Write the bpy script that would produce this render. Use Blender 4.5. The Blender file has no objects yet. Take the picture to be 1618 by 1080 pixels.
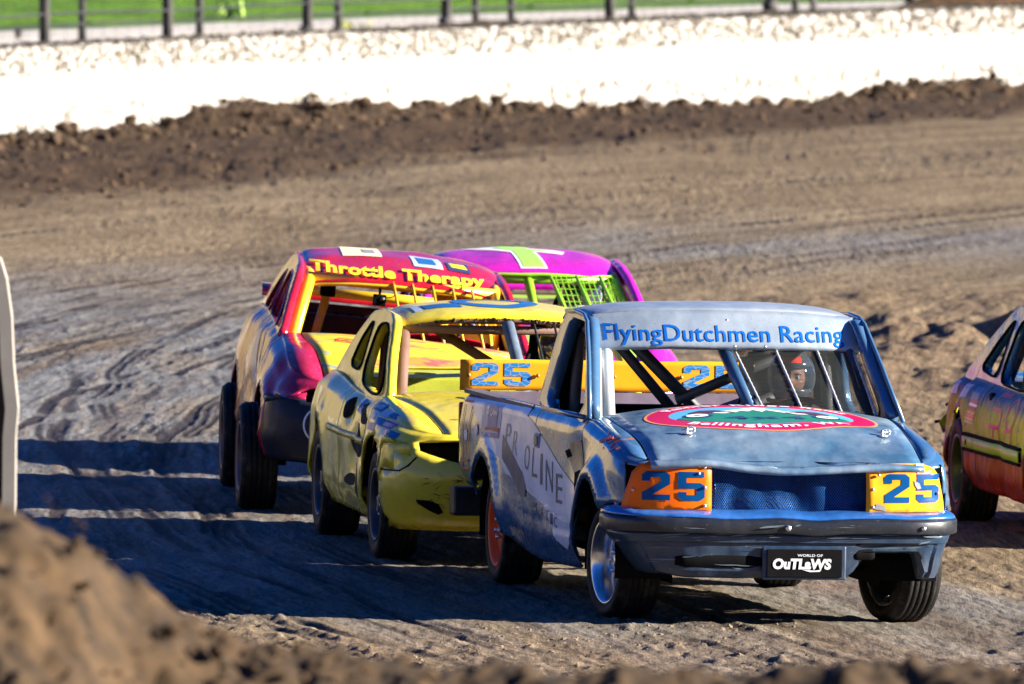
import bpy, bmesh, math, random
import numpy as np
from mathutils import Vector, Matrix, noise as mnoise
from mathutils.bvhtree import BVHTree
from mathutils.geometry import tessellate_polygon

random.seed(7)
SC = bpy.context.scene
COL = SC.collection
rad = math.radians

# ------------------------------------------------------------------ camera
CAM_H = 5.0
cam_d = bpy.data.cameras.new("camera")
cam = bpy.data.objects.new("camera", cam_d)
COL.objects.link(cam)
cam.location = (0, 0, CAM_H)
cam.rotation_euler = (math.pi / 2 - math.atan(1134 / 27000.0), 0, 0)
cam_d.sensor_fit = 'HORIZONTAL'
cam_d.sensor_width = 36.0
cam_d.lens = 27000 / 1618.0 * 36.0
cam_d.clip_start = 1.0
cam_d.clip_end = 3000
cam_d.dof.use_dof = True
cam_d.dof.focus_distance = 87.0
cam_d.dof.aperture_fstop = 9.0
cam_d.dof.aperture_blades = 9
SC.camera = cam

# ------------------------------------------------------------------ light
SUN_AZ = Vector((0.9925, -0.122, 0)).normalized()
SUN_EL = rad(18)
w = bpy.data.worlds.new("World")
SC.world = w
w.use_nodes = True
nt = w.node_tree
bg = nt.nodes["Background"]
sky = nt.nodes.new("ShaderNodeTexSky")
sky.sky_type = 'NISHITA'
sky.sun_disc = False
sky.sun_elevation = SUN_EL
sky.sun_rotation = math.atan2(SUN_AZ.x, SUN_AZ.y)
sky.air_density = 1.0
sky.dust_density = 0.2
sky.ozone_density = 5.0
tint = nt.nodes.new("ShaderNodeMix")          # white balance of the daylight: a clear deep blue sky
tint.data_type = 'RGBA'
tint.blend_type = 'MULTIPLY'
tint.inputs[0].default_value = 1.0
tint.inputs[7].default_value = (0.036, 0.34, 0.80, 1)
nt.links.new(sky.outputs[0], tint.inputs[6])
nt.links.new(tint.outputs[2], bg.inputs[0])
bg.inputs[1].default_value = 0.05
sun_d = bpy.data.lights.new("sun", 'SUN')
sun_d.energy = 5.0
sun_d.angle = rad(0.5)
sun_d.color = (1.0, 0.92, 0.80)
sun = bpy.data.objects.new("sun", sun_d)
COL.objects.link(sun)
sdir = Vector((SUN_AZ.x * math.cos(SUN_EL), SUN_AZ.y * math.cos(SUN_EL), math.sin(SUN_EL)))
sun.rotation_euler = sdir.to_track_quat('Z', 'Y').to_euler()
vs = SC.view_settings
vs.view_transform = 'Standard'
vs.look = 'None'
vs.exposure = 2.0
vs.gamma = 1.0
vs.use_curve_mapping = False
SC.render.film_transparent = False
SC.cycles.max_bounces = 6
SC.cycles.use_denoising = True

# ------------------------------------------------------------------ helpers: materials
def nodes_of(m):
    m.use_nodes = True
    t = m.node_tree
    return t, t.nodes, t.links, t.nodes["Principled BSDF"]

def ramp(n, stops, interp='LINEAR'):
    r = n.new("ShaderNodeValToRGB")
    r.color_ramp.interpolation = interp
    els = r.color_ramp.elements
    els[0].position, els[1].position = stops[0][0], stops[-1][0]
    for (q, c), e in ((stops[0], els[0]), (stops[-1], els[1])):
        e.color = (*c[:3], 1)
    for q, c in stops[1:-1]:
        e = els.new(q)
        e.color = (*c[:3], 1)
    return r

def mixc(t, fac, a, b):
    m = t.nodes.new("ShaderNodeMix")
    m.data_type = 'RGBA'
    for i, v in ((0, fac), (6, a), (7, b)):
        if isinstance(v, (int, float)):
            m.inputs[i].default_value = v
        elif isinstance(v, tuple):
            m.inputs[i].default_value = (*v, 1) if len(v) == 3 else v
        else:
            t.links.new(v, m.inputs[i])
    return m.outputs[2]

def mth(t, op, a, b=0.0, clamp=False):
    m = t.nodes.new("ShaderNodeMath")
    m.operation = op
    m.use_clamp = clamp
    for i, v in enumerate((a, b)):
        if isinstance(v, (int, float)):
            m.inputs[i].default_value = v
        else:
            t.links.new(v, m.inputs[i])
    return m.outputs[0]

def tex_noise(t, vec, scale, detail=4, rough=0.6):
    n = t.nodes.new("ShaderNodeTexNoise")
    n.inputs["Scale"].default_value = scale
    n.inputs["Detail"].default_value = detail
    n.inputs["Roughness"].default_value = rough
    if vec is not None:
        t.links.new(vec, n.inputs["Vector"])
    return n.outputs["Fac"]

def objco(t):
    return t.nodes.new("ShaderNodeTexCoord").outputs["Object"]

def mapping(t, vec, scale=(1, 1, 1), rot=(0, 0, 0), loc=(0, 0, 0)):
    m = t.nodes.new("ShaderNodeMapping")
    m.inputs["Scale"].default_value = scale
    m.inputs["Rotation"].default_value = rot
    m.inputs["Location"].default_value = loc
    t.links.new(vec, m.inputs["Vector"])
    return m.outputs[0]

DIRT = (0.16, 0.11, 0.07)
_mats = {}

def paint(name, col, rough=0.3, metal=0.0, dirt=0.35, coat=0.3, bump=0.05, scr=0.25, dirtcol=DIRT, scale=1.0, col2=None, spec=0.5):
    """worn car paint: blotchy tone, dust, scratches, shallow ripples"""
    if name in _mats:
        return _mats[name]
    m = bpy.data.materials.new(name)
    t, n, l, b = nodes_of(m)
    co = objco(t)
    big = tex_noise(t, co, 2.5 * scale, 4, 0.6)
    c2 = col2 if col2 else tuple(min(1, c * 1.35 + 0.01) for c in col)
    r0 = ramp(n, [(0.35, col), (0.7, c2)])
    l.new(big, r0.inputs[0])
    c = r0.outputs[0]
    # scratches: stretched noise
    sv = mapping(t, co, (3 * scale, 14 * scale, 60 * scale), (0.2, 0.3, 0.5))
    sn = tex_noise(t, sv, 2.0, 3, 0.7)
    sr = ramp(n, [(0.66, (0, 0, 0)), (0.72, (1, 1, 1))])
    l.new(sn, sr.inputs[0])
    sf = mth(t, 'MULTIPLY', sr.outputs[0], scr)
    c = mixc(t, sf, c, (0.45, 0.45, 0.44))
    # dust/dirt: fine + blotchy, heavier low down
    dn = tex_noise(t, co, 7 * scale, 7, 0.72)
    dr = ramp(n, [(0.42, (0, 0, 0)), (0.72, (1, 1, 1))])
    l.new(dn, dr.inputs[0])
    sx = n.new("ShaderNodeSeparateXYZ")
    l.new(co, sx.inputs[0])
    low = mth(t, 'SUBTRACT', 1.0, mth(t, 'MULTIPLY', sx.outputs[2], 1.25), True)
    lowf = mth(t, 'ADD', mth(t, 'MULTIPLY', low, 0.9), 0.35)
    df = mth(t, 'MULTIPLY', mth(t, 'MULTIPLY', dr.outputs[0], lowf), dirt, True)
    c = mixc(t, df, c, dirtcol)
    sp = tex_noise(t, co, 90 * scale, 2, 0.5)
    spr = ramp(n, [(0.66, (0, 0, 0)), (0.70, (1, 1, 1))])
    l.new(sp, spr.inputs[0])
    c = mixc(t, mth(t, 'MULTIPLY', spr.outputs[0], min(0.8, dirt * 1.3)), c, dirtcol)
    l.new(c, b.inputs["Base Color"])
    rr = mth(t, 'ADD', rough, mth(t, 'MULTIPLY', df, 0.5), True)
    rr = mth(t, 'ADD', rr, mth(t, 'MULTIPLY', mth(t, 'SUBTRACT', big, 0.5), 0.25), True)
    l.new(rr, b.inputs["Roughness"])
    b.inputs["Metallic"].default_value = metal
    b.inputs["Specular IOR Level"].default_value = spec
    b.inputs["Coat Weight"].default_value = coat
    b.inputs["Coat Roughness"].default_value = 0.12
    if bump:
        bp = n.new("ShaderNodeBump")
        bp.inputs["Strength"].default_value = 1.0
        bp.inputs["Distance"].default_value = bump
        mm = mth(t, 'ADD', mth(t, 'MULTIPLY', tex_noise(t, co, 3.3, 2, 0.5), 0.5), mth(t, 'MULTIPLY', tex_noise(t, co, 9.0, 2, 0.5), 0.12))
        l.new(mm, bp.inputs["Height"])
        l.new(bp.outputs[0], b.inputs["Normal"])
        l.new(bp.outputs[0], b.inputs["Coat Normal"])
    _mats[name] = m
    return m

def plain(name, col, rough=0.6, metal=0.0, var=0.25, scale=8, emit=None):
    if name in _mats:
        return _mats[name]
    m = bpy.data.materials.new(name)
    t, n, l, b = nodes_of(m)
    nz = tex_noise(t, objco(t), scale, 5, 0.65)
    r = ramp(n, [(0.3, tuple(c * (1 - var) for c in col)), (0.7, tuple(min(1, c * (1 + var)) for c in col))])
    l.new(nz, r.inputs[0])
    l.new(r.outputs[0], b.inputs["Base Color"])
    b.inputs["Roughness"].default_value = rough
    b.inputs["Metallic"].default_value = metal
    b.inputs["Specular IOR Level"].default_value = 0.08 if max(col) < 0.02 else 0.4
    _mats[name] = m
    return m

def decalmat(name, col, rough=0.4, worn=0.25, crack=False, dirtcol=DIRT):
    """flat printed vinyl or brushed paint, worn through in places"""
    if name in _mats:
        return _mats[name]
    m = bpy.data.materials.new(name)
    t, n, l, b = nodes_of(m)
    co = objco(t)
    nz = tex_noise(t, co, 14, 6, 0.7)
    r = ramp(n, [(0.55, (0, 0, 0)), (0.75, (1, 1, 1))])
    l.new(nz, r.inputs[0])
    c = mixc(t, mth(t, 'MULTIPLY', r.outputs[0], worn), col, dirtcol)
    if crack:
        v = n.new("ShaderNodeTexVoronoi")
        v.feature = 'DISTANCE_TO_EDGE'
        v.inputs["Scale"].default_value = 22
        l.new(mapping(t, co, (1, 1, 2.2)), v.inputs["Vector"])
        cr = ramp(n, [(0.02, (1, 1, 1)), (0.07, (0, 0, 0))])
        l.new(v.outputs["Distance"], cr.inputs[0])
        c = mixc(t, mth(t, 'MULTIPLY', cr.outputs[0], 0.6), c, (0.42, 0.38, 0.28))
    l.new(c, b.inputs["Base Color"])
    b.inputs["Roughness"].default_value = rough
    b.inputs["Specular IOR Level"].default_value = 0.15
    _mats[name] = m
    return m

# ------------------------------------------------------------------ helpers: meshes
class MB:
    def __init__(s):
        s.v = []
        s.f = []

    def add(s, vs, fs):
        o = len(s.v)
        s.v.extend([tuple(p) for p in vs])
        s.f.extend([tuple(i + o for i in f) for f in fs])
        return s

    def box(s, c, d, M=None):
        x, y, z = d[0] / 2, d[1] / 2, d[2] / 2
        vs = [Vector((sx * x, sy * y, sz * z)) for sz in (-1, 1) for sy in (-1, 1) for sx in (-1, 1)]
        if M is not None:
            vs = [M @ p for p in vs]
        vs = [p + Vector(c) for p in vs]
        return s.add(vs, [(0, 2, 3, 1), (4, 5, 7, 6), (0, 1, 5, 4), (2, 6, 7, 3), (0, 4, 6, 2), (1, 3, 7, 5)])

    def tube(s, pts, r, n=8, caps=True):
        pts = [Vector(p) for p in pts]
        rs = r if isinstance(r, (list, tuple)) else [r] * len(pts)
        vs, fs = [], []
        up = Vector((0, 0, 1))
        prev = None
        for i, p in enumerate(pts):
            d = (pts[min(i + 1, len(pts) - 1)] - pts[max(i - 1, 0)]).normalized()
            if prev is None:
                a = d.cross(up)
                if a.length < 0.05:
                    a = d.cross(Vector((1, 0, 0)))
            else:
                a = prev - d * prev.dot(d)
            a.normalize()
            prev = a
            b = d.cross(a)
            for k in range(n):
                t = 2 * math.pi * k / n
                vs.append(p + (a * math.cos(t) + b * math.sin(t)) * rs[i])
        for i in range(len(pts) - 1):
            for k in range(n):
                fs.append((i * n + k, i * n + (k + 1) % n, (i + 1) * n + (k + 1) % n, (i + 1) * n + k))
        if caps:
            fs.append(tuple(range(n - 1, -1, -1)))
            fs.append(tuple((len(pts) - 1) * n + k for k in range(n)))
        return s.add(vs, fs)

    def lathe(s, prof, n=32, axis='Y', close=False):
        """prof: (radius, along)"""
        vs, fs = [], []
        m = len(prof)
        for k in range(n):
            t = 2 * math.pi * k / n
            for (r, a) in prof:
                if axis == 'Y':
                    vs.append((r * math.cos(t), a, r * math.sin(t)))
                elif axis == 'Z':
                    vs.append((r * math.cos(t), r * math.sin(t), a))
                else:
                    vs.append((a, r * math.cos(t), r * math.sin(t)))
        for k in range(n):
            k2 = (k + 1) % n
            for i in range(m if close else m - 1):
                j = (i + 1) % m
                fs.append((k * m + i, k * m + j, k2 * m + j, k2 * m + i))
        return s.add(vs, fs)

    def grid(s, P):
        """P: list of rows of points"""
        nr, nc = len(P), len(P[0])
        return s.add([p for row in P for p in row],
                     [(i * nc + j, i * nc + j + 1, (i + 1) * nc + j + 1, (i + 1) * nc + j) for i in range(nr - 1) for j in range(nc - 1)])

    def move(s, M):
        s.v = [tuple(M @ Vector(p)) for p in s.v]
        return s

def new_mesh(name, mb, mat, smooth=True, merge=0.0, recalc=True, face=None):
    me = bpy.data.meshes.new(name)
    me.from_pydata(mb.v, [], mb.f)
    if merge or recalc:
        bm = bmesh.new()
        bm.from_mesh(me)
        if merge:
            bmesh.ops.remove_doubles(bm, verts=bm.verts, dist=merge)
        if recalc:
            bmesh.ops.recalc_face_normals(bm, faces=bm.faces)
        if face is not None:
            fv = Vector(face)
            bm.normal_update()
            if sum(f.normal.dot(fv) * f.calc_area() for f in bm.faces) < 0:
                bmesh.ops.reverse_faces(bm, faces=bm.faces)
        bm.to_mesh(me)
        bm.free()
    if mat is not None:
        me.materials.append(mat)
    if smooth:
        me.shade_smooth() if hasattr(me, "shade_smooth") else None
        me.polygons.foreach_set("use_smooth", [True] * len(me.polygons))
    me.update()
    return me

def obj(name, mb, mat, parent=None, smooth=True, merge=0.0, solid=0.0, bevel=0.0, label=None, sharp=None, face=None):
    me = mb if isinstance(mb, bpy.types.Mesh) else new_mesh(name, mb, mat, smooth, merge, True, face)
    o = bpy.data.objects.new(name, me)
    COL.objects.link(o)
    if parent is not None:
        o.parent = parent
    if solid:
        md = o.modifiers.new("solid", 'SOLIDIFY')
        md.thickness = solid
        md.offset = -1
    if bevel:
        md = o.modifiers.new("bevel", 'BEVEL')
        md.width = bevel
        md.segments = 2
        md.limit_method = 'ANGLE'
        md.angle_limit = rad(40)
    if smooth and sharp is not None:
        try:
            me.set_sharp_from_angle(angle=rad(sharp))
        except Exception:
            pass
    if label:
        o["label"] = label
    return o

def thing(name, label, cat, loc=(0, 0, 0), group=None):
    o = bpy.data.objects.new(name, None)
    o.empty_display_size = 0.2
    COL.objects.link(o)
    o.location = loc
    o["label"] = label
    o["category"] = cat
    if group:
        o["group"] = group
    return o

def tag(o, label=None, cat=None, group=None, kind=None):
    if label:
        o["label"] = label
    if cat:
        o["category"] = cat
    if group:
        o["group"] = group
    if kind:
        o["kind"] = kind
    return o

# ------------------------------------------------------------------ helpers: 2D shapes -> decals
def poly2d(pts, holes=()):
    loops = [[Vector((p[0], p[1], 0)) for p in pts]] + [[Vector((p[0], p[1], 0)) for p in h] for h in holes]
    tris = tessellate_polygon(loops)
    flat = [(p.x, p.y) for lp in loops for p in lp]
    return flat, [tuple(t) for t in tris]

_font_cache = {}

def text2d(s, size=1.0, bold=0.0, shear=0.0, spacing=1.0):
    cu = bpy.data.curves.new("lettering", 'FONT')
    cu.body = s
    cu.size = size
    cu.align_x = 'CENTER'
    cu.align_y = 'CENTER'
    cu.offset = bold
    cu.shear = shear
    cu.space_character = spacing
    cu.resolution_u = 3
    ob = bpy.data.objects.new("lettering", cu)
    COL.objects.link(ob)
    dg = bpy.context.evaluated_depsgraph_get()
    me = ob.evaluated_get(dg).to_mesh()
    vs = [(v.co.x, v.co.y) for v in me.vertices]
    fs = [tuple(p.vertices) for p in me.polygons]
    ob.evaluated_get(dg).to_mesh_clear()
    bpy.data.objects.remove(ob)
    bpy.data.curves.remove(cu)
    return vs, fs

def fit2d(sh, w, h, cx=0, cy=0):
    """scale a 2D shape to a w x h box about (cx, cy)"""
    vs, fs = sh
    xs = [p[0] for p in vs]
    ys = [p[1] for p in vs]
    sx = w / max(1e-6, max(xs) - min(xs))
    sy = h / max(1e-6, max(ys) - min(ys))
    mx, my = (max(xs) + min(xs)) / 2, (max(ys) + min(ys)) / 2
    return [((x - mx) * sx + cx, (y - my) * sy + cy) for x, y in vs], fs

def join2d(*shs):
    vs, fs = [], []
    for v, f in shs:
        o = len(vs)
        vs += v
        fs += [tuple(i + o for i in q) for q in f]
    return vs, fs

D2 = [(0, .66), (0, .88), (.12, 1), (.58, 1), (.7, .88), (.7, .56), (.26, .2), (.7, .2), (.7, 0), (0, 0), (0, .27), (.47, .64), (.47, .8), (.21, .8), (.21, .66)]
D5 = [(0, 1), (.68, 1), (.68, .8), (.22, .8), (.22, .62), (.58, .62), (.7, .52), (.7, .12), (.58, 0), (.12, 0), (0, .12), (0, .3), (.22, .3), (.22, .2), (.48, .2), (.48, .42), (0, .42)]
def digits25(gap=0.16):
    a = poly2d(D2)
    b = poly2d([(x + 0.7 + gap, y) for x, y in D5])
    return join2d(a, b)

def ell(w, h, n=40, cx=0, cy=0):
    return [(cx + w * math.cos(2 * math.pi * k / n), cy + h * math.sin(2 * math.pi * k / n)) for k in range(n)]

def decal(name, sh, place, bvh, mat, parent, off=0.003, maxlen=0.06, label=None):
    """place(u,v) -> (ray origin, ray dir) in the parent's space; the print is laid on what the ray meets"""
    vs, fs = sh
    bm = bmesh.new()
    bv = [bm.verts.new((x, y, 0)) for x, y in vs]
    for f in fs:
        try:
            bm.faces.new([bv[i] for i in f])
        except ValueError:
            pass
    bmesh.ops.triangulate(bm, faces=bm.faces)
    for _ in range(6):
        es = [e for e in bm.edges if e.calc_length() > maxlen]
        if not es:
            break
        bmesh.ops.subdivide_edges(bm, edges=es, cuts=1)
        bmesh.ops.triangulate(bm, faces=bm.faces)
    dead = []
    for v in bm.verts:
        o, d = place(v.co.x, v.co.y)
        o, d = Vector(o), Vector(d).normalized()
        hit, nrm, idx, dist = bvh.ray_cast(o, d)
        for e_ in ((.013, 0), (-.013, 0), (0, .013), (0, -.013)):      # bridge narrow panel gaps
            o2, d2 = place(v.co.x + e_[0], v.co.y + e_[1])
            h2, n2, i2, s2 = bvh.ray_cast(Vector(o2), Vector(d2).normalized())
            if h2 is not None and (hit is None or s2 < dist - .03):
                hit, nrm, dist = o + d * s2, n2, s2
        if hit is None:
            dead.append(v)
        else:
            if nrm.dot(d) > 0:
                nrm = -nrm
            v.co = hit - d * off
    if dead:
        bmesh.ops.delete(bm, geom=dead, context='VERTS')
    me = bpy.data.meshes.new(name)
    bm.to_mesh(me)
    bm.free()
    me.materials.append(mat)
    me.polygons.foreach_set("use_smooth", [True] * len(me.polygons))
    o = bpy.data.objects.new(name, me)
    COL.objects.link(o)
    o.parent = parent
    if label:
        o["label"] = label
    return o

def bvh_of(*mbs):
    vs, fs = [], []
    for m in mbs:
        o = len(vs)
        vs += [Vector(p) for p in m.v]
        fs += [tuple(i + o for i in f) for f in m.f]
    return BVHTree.FromPolygons(vs, fs)

def lerp(a, b, t):
    return a + (b - a) * t

def sstep(a, b, x):
    t = max(0.0, min(1.0, (x - a) / (b - a)))
    return t * t * (3 - 2 * t)

def curve1(pts):
    """monotone-ish smooth interpolation through (x, z)"""
    pts = sorted(pts)
    xs = [p[0] for p in pts]
    zs = [p[1] for p in pts]
    n = len(pts)
    sl = []
    for i in range(n):
        if i == 0:
            sl.append((zs[1] - zs[0]) / (xs[1] - xs[0]))
        elif i == n - 1:
            sl.append((zs[-1] - zs[-2]) / (xs[-1] - xs[-2]))
        else:
            a = (zs[i] - zs[i - 1]) / (xs[i] - xs[i - 1])
            b = (zs[i + 1] - zs[i]) / (xs[i + 1] - xs[i])
            sl.append(0.0 if a * b <= 0 else 2 * a * b / (a + b))
    def f(x):
        if x <= xs[0]:
            return zs[0]
        if x >= xs[-1]:
            return zs[-1]
        i = 0
        while x > xs[i + 1]:
            i += 1
        h = xs[i + 1] - xs[i]
        t = (x - xs[i]) / h
        return ((2 * t ** 3 - 3 * t * t + 1) * zs[i] + (t ** 3 - 2 * t * t + t) * h * sl[i]
                + (-2 * t ** 3 + 3 * t * t) * zs[i + 1] + (t ** 3 - t * t) * h * sl[i + 1])
    return f

def nz3(x, y, z=0.0):
    return mnoise.noise(Vector((x, y, z)))

# ------------------------------------------------------------------ numpy noise
def _h(ix, iy, seed):
    n = (ix.astype(np.int64) * 374761393 + iy.astype(np.int64) * 668265263 + seed * 1442695041) & 0xFFFFFFFF
    n = ((n ^ (n >> 13)) * 1274126177) & 0xFFFFFFFF
    n = n ^ (n >> 16)
    return (n & 0xFFFF).astype(np.float64) / 32767.5 - 1.0

def vnoise(x, y, seed=0):
    ix, iy = np.floor(x), np.floor(y)
    fx, fy = x - ix, y - iy
    ux, uy = fx * fx * (3 - 2 * fx), fy * fy * (3 - 2 * fy)
    a, b = _h(ix, iy, seed), _h(ix + 1, iy, seed)
    c, d = _h(ix, iy + 1, seed), _h(ix + 1, iy + 1, seed)
    return (a + (b - a) * ux) * (1 - uy) + (c + (d - c) * ux) * uy

def fbm(x, y, oct=4, seed=0, gain=0.5):
    s = np.zeros_like(x)
    a = 1.0
    for o in range(oct):
        s += a * vnoise(x * 2 ** o + 17.3 * o, y * 2 ** o - 9.1 * o, seed + o)
        a *= gain
    return s

def npstep(a, b, x):
    t = np.clip((x - a) / (b - a), 0, 1)
    return t * t * (3 - 2 * t)

SLOPE = -0.02
WCX, WCY, WR = 86.8, 127.0, 100.0     # the outer wall is an arc about this point
TCX, TCY = 110.0, 104.0                  # the driven line bends about this point

def base_z(X, Y):
    X = np.asarray(X, float)
    Y = np.asarray(Y, float)
    return SLOPE * np.clip(X, -6, 6) * (1 - npstep(125, 150, Y))

def zones(X, Y):
    R = np.hypot(X - WCX, Y - WCY)
    r = np.hypot(X - TCX, Y - TCY)
    th = np.arctan2(Y - TCY, TCX - X) * 110.0
    far = npstep(128, 140, Y)
    R = np.where(far > 0, R, 50.0)
    till = far * npstep(92.4, 94.6, R + 0.8 * fbm(th * 0.15, R * 0.8, 3, 5)) * (1 - npstep(100.2, 100.6, R))
    rough = np.exp(-((X - 2.9) / 1.9) ** 2) * np.exp(-((Y - 118.5) / 8.5) ** 2) * npstep(0.3, 1.4, X)
    near = 1 - npstep(82.5, 85.5, Y + 0.6 * fbm(X * 0.7, Y * 0.4, 3, 8))
    wv = 3.0 * fbm(r * 0.5, th * 0.06, 3, 2)
    pol = npstep(1.6, -1.2, X + 0.25 * wv) * npstep(84, 90, Y + wv) * (1 - npstep(122, 142, Y + 2 * wv - 1.5 * X))
    pol = np.maximum(pol, 0.75 * np.exp(-((Y - 138 - wv) / 5.0) ** 2) * npstep(-2, 1, X))
    pol = np.maximum(pol, 0.55 * npstep(-.2, .5, fbm(r * 1.1, th * .05, 3, 6)) * (1 - npstep(88, 96, Y)))
    pol = pol * (1 - rough)
    return R, r, th, till, rough, near, pol

_rt = random.Random(5)
TRACKS = []
for _i in range(150):
    _y0 = _rt.uniform(78, 128) if _i < 110 else _rt.uniform(120, 165)
    _x0 = _rt.uniform(-3.3, 3.2) * (_y0 / 95.0)
    if _i < 60:
        _x0 = _rt.uniform(-3.2, -0.6) * (_y0 / 95.0)
    _r0 = math.hypot(_x0 - TCX, _y0 - TCY)
    _t0 = math.atan2(_y0 - TCY, TCX - _x0) * 110.0
    TRACKS.append((_r0, _t0, _rt.gauss(0, .035), _rt.gauss(0, .004), _rt.uniform(2.5, 8), _rt.choice([.03, .05, .10, .12]), _rt.uniform(.35, 1.0)))

def ruts(X, Y, r, th):
    dep = np.zeros_like(r)
    wob = 0.04 * vnoise(th * 0.45, th * 0.0, 171)
    brk = npstep(-.55, .1, vnoise(r * 9, th * 1.1, 173))
    for (r0, t0, a, b, ln, wd, st) in TRACKS:
        dt = th - t0
        m = (np.abs(dt) < ln) & (np.abs(r - r0) < 2.5)
        if not m.any():
            continue
        rc = r0 + a * dt[m] + b * dt[m] ** 2 + wob[m]
        d = (r[m] - rc) / wd
        env = st * (1 - (np.abs(dt[m]) / ln) ** 3) * brk[m]
        ribs = (0.55 + 0.45 * np.cos(d * 9.4)) if wd > .08 else 1.0
        dep[m] += env * (np.exp(-d ** 4) * ribs - 0.4 * np.exp(-((np.abs(d) - 1.3) / .35) ** 2))
    return dep

def ground_z(X, Y):
    R, r, th, till, rough, near, pol = zones(X, Y)
    z = base_z(X, Y)
    out = npstep(100.3, 100.8, R)
    trk = 1 - out
    # long ruts and tyre scuffs that follow the driven line
    s1 = fbm(r * 1.6, th * 0.05, 4, 11)
    s2 = fbm(r * 6.0 + 2.0 * vnoise(r * .5, th * .1, 3), th * 0.22, 3, 21)
    bundle = npstep(0.0, 0.7, vnoise(r * 0.9, th * 0.07, 31))
    s3 = fbm(r * 13.0 + vnoise(r * 3, th * .6, 4), th * 0.8, 3, 23, 0.6)
    z = z + trk * (0.0035 * s1 + 0.004 * s2 * (0.3 + 1.3 * bundle) + 0.0045 * s3 * (0.6 + 0.6 * near))
    # grouser ribs left across some ruts
    z = z + trk * 0.006 * bundle * np.sin(th * 34 + r * 22) * npstep(0.1, 0.6, vnoise(r * 2.3, th * 0.1, 41))
    band = npstep(-.05, .45, fbm(r * 1.7, th * .10, 3, 151))
    g1 = fbm(X * 15 + Y * 1.3, Y * 2.6, 4, 141, 0.62)
    g2 = np.maximum(0, fbm(X * 19, Y * 5.0, 3, 145, 0.6) + .15)
    z = z + trk * (0.0030 * g1 + (0.0015 + (0.009 + 0.005 * near) * band) * g2)
    if X.size > 2000:
        z = z - 0.011 * ruts(X, Y, r, th) * trk * (1 - till)
    # small clods
    c = fbm(X * 10, Y * 5, 3, 51, .6)
    z = z + trk * (0.004 + 0.006 * near) * np.maximum(c, -0.2)
    z = z + trk * near * 0.006 * np.maximum(0, fbm(r * 3.2, th * 0.9, 4, 61) - 0.1)
    # rough, rutted shoulder to the right
    q = fbm(X * 0.9, Y * 0.28, 4, 71)
    z = z + rough * (0.17 * q + 0.08 * np.abs(fbm(X * 2.2, Y * 0.7, 3, 81)) + 0.015 * fbm(X * 6, Y * 3, 3, 83) + 0.06)
    z = z - 0.28 * np.exp(-((X - 3.42 + 0.10 * (Y - 121)) / 0.30) ** 2 - ((Y - 121.5) / 2.4) ** 2)
    z = z + 0.12 * np.exp(-((X - 3.95 + 0.10 * (Y - 121)) / 0.35) ** 2 - ((Y - 121.5) / 2.8) ** 2)
    # tilled soil and the ploughed-up berm along the wall
    z = z + till * (0.035 * fbm(X * 2.3, Y * 1.1, 4, 91, 0.6))
    bm_ = np.exp(-((WR - R) / 1.15) ** 2) * trk
    along = np.arctan2(Y - WCY, X - WCX) * 100
    bm_ = bm_ * npstep(128, 140, Y)
    z = z + bm_ * (0.15 * np.exp(-((X + 2.5) / 1.1) ** 2) - 0.10 * np.exp(-((X - 3.4) / 1.3) ** 2) + 0.02 + 0.11 * fbm(along * 0.35, R * 0.2, 3, 101) + 0.06 * fbm(X * 4.5, Y * 2.2, 4, 111, 0.65))
    # filled ground behind the wall
    z = z + out * (0.70 + 0.16 * np.maximum(0, fbm(along * 0.22, R * 0.1, 3, 121)) * (1 - npstep(101.2, 102.4, R)) + 0.02 * fbm(X * 3, Y * 1.5, 3, 131)
                   + (0.30 * np.exp(-((X - 5.1) / .9) ** 2) + 0.14 * np.exp(-((X + .25) / .6) ** 2) + 0.10 * np.exp(-((X - 2.4) / .7) ** 2)) * npstep(100.6, 101.2, R) * (1 - npstep(101.6, 102.6, R)))
    # wandering dark grooves in the far straight
    for (x0, y0, x1, y1, dpt, wd) in ((-3.75, 157.5, -0.9, 150.2, .07, .75), (1.6, 163.0, 6.0, 154.0, .05, .55)):
        tt = np.clip(((X - x0) * (x1 - x0) + (Y - y0) * (y1 - y0)) / ((x1 - x0) ** 2 + (y1 - y0) ** 2), 0, 1)
        dd = (Y - (y0 + tt * (y1 - y0))) / wd + 0.3 * vnoise(X * 2, Y * .5, 7)
        inside = npstep(x0 - .6, x0 + .6, X) * (1 - npstep(x1 - .6, x1 + .6, X))
        z = z - inside * dpt * np.exp(-dd * dd)
    return z

def axis_x():
    a = list(np.arange(-3.6, 3.6, 0.0165))
    b = list(np.arange(3.6, 5.0, 0.028)) + list(np.arange(5.0, 9.0, 0.06))
    c = list(np.arange(9.0, 30.0, 0.55)) + list(30.0 * (1.25 ** np.arange(0, 13)))
    c = [v for v in c if v < 420]
    return np.array([-v for v in c[::-1]] + [-v for v in b[::-1]] + a + b + c)

def axis_y():
    y = [-400, -250, -150, -80, -40, 0, 20, 40, 50, 56, 60, 64, 68, 72, 75, 76.5]
    v = 77.2
    while v < 205:
        y.append(v)
        v += (0.060 if v < 128 else 0.095) * (v / 80.0) ** 2
    while v < 700:
        y.append(v)
        v += 0.4 + (v - 205) * 0.08
    return np.array(y)

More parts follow.
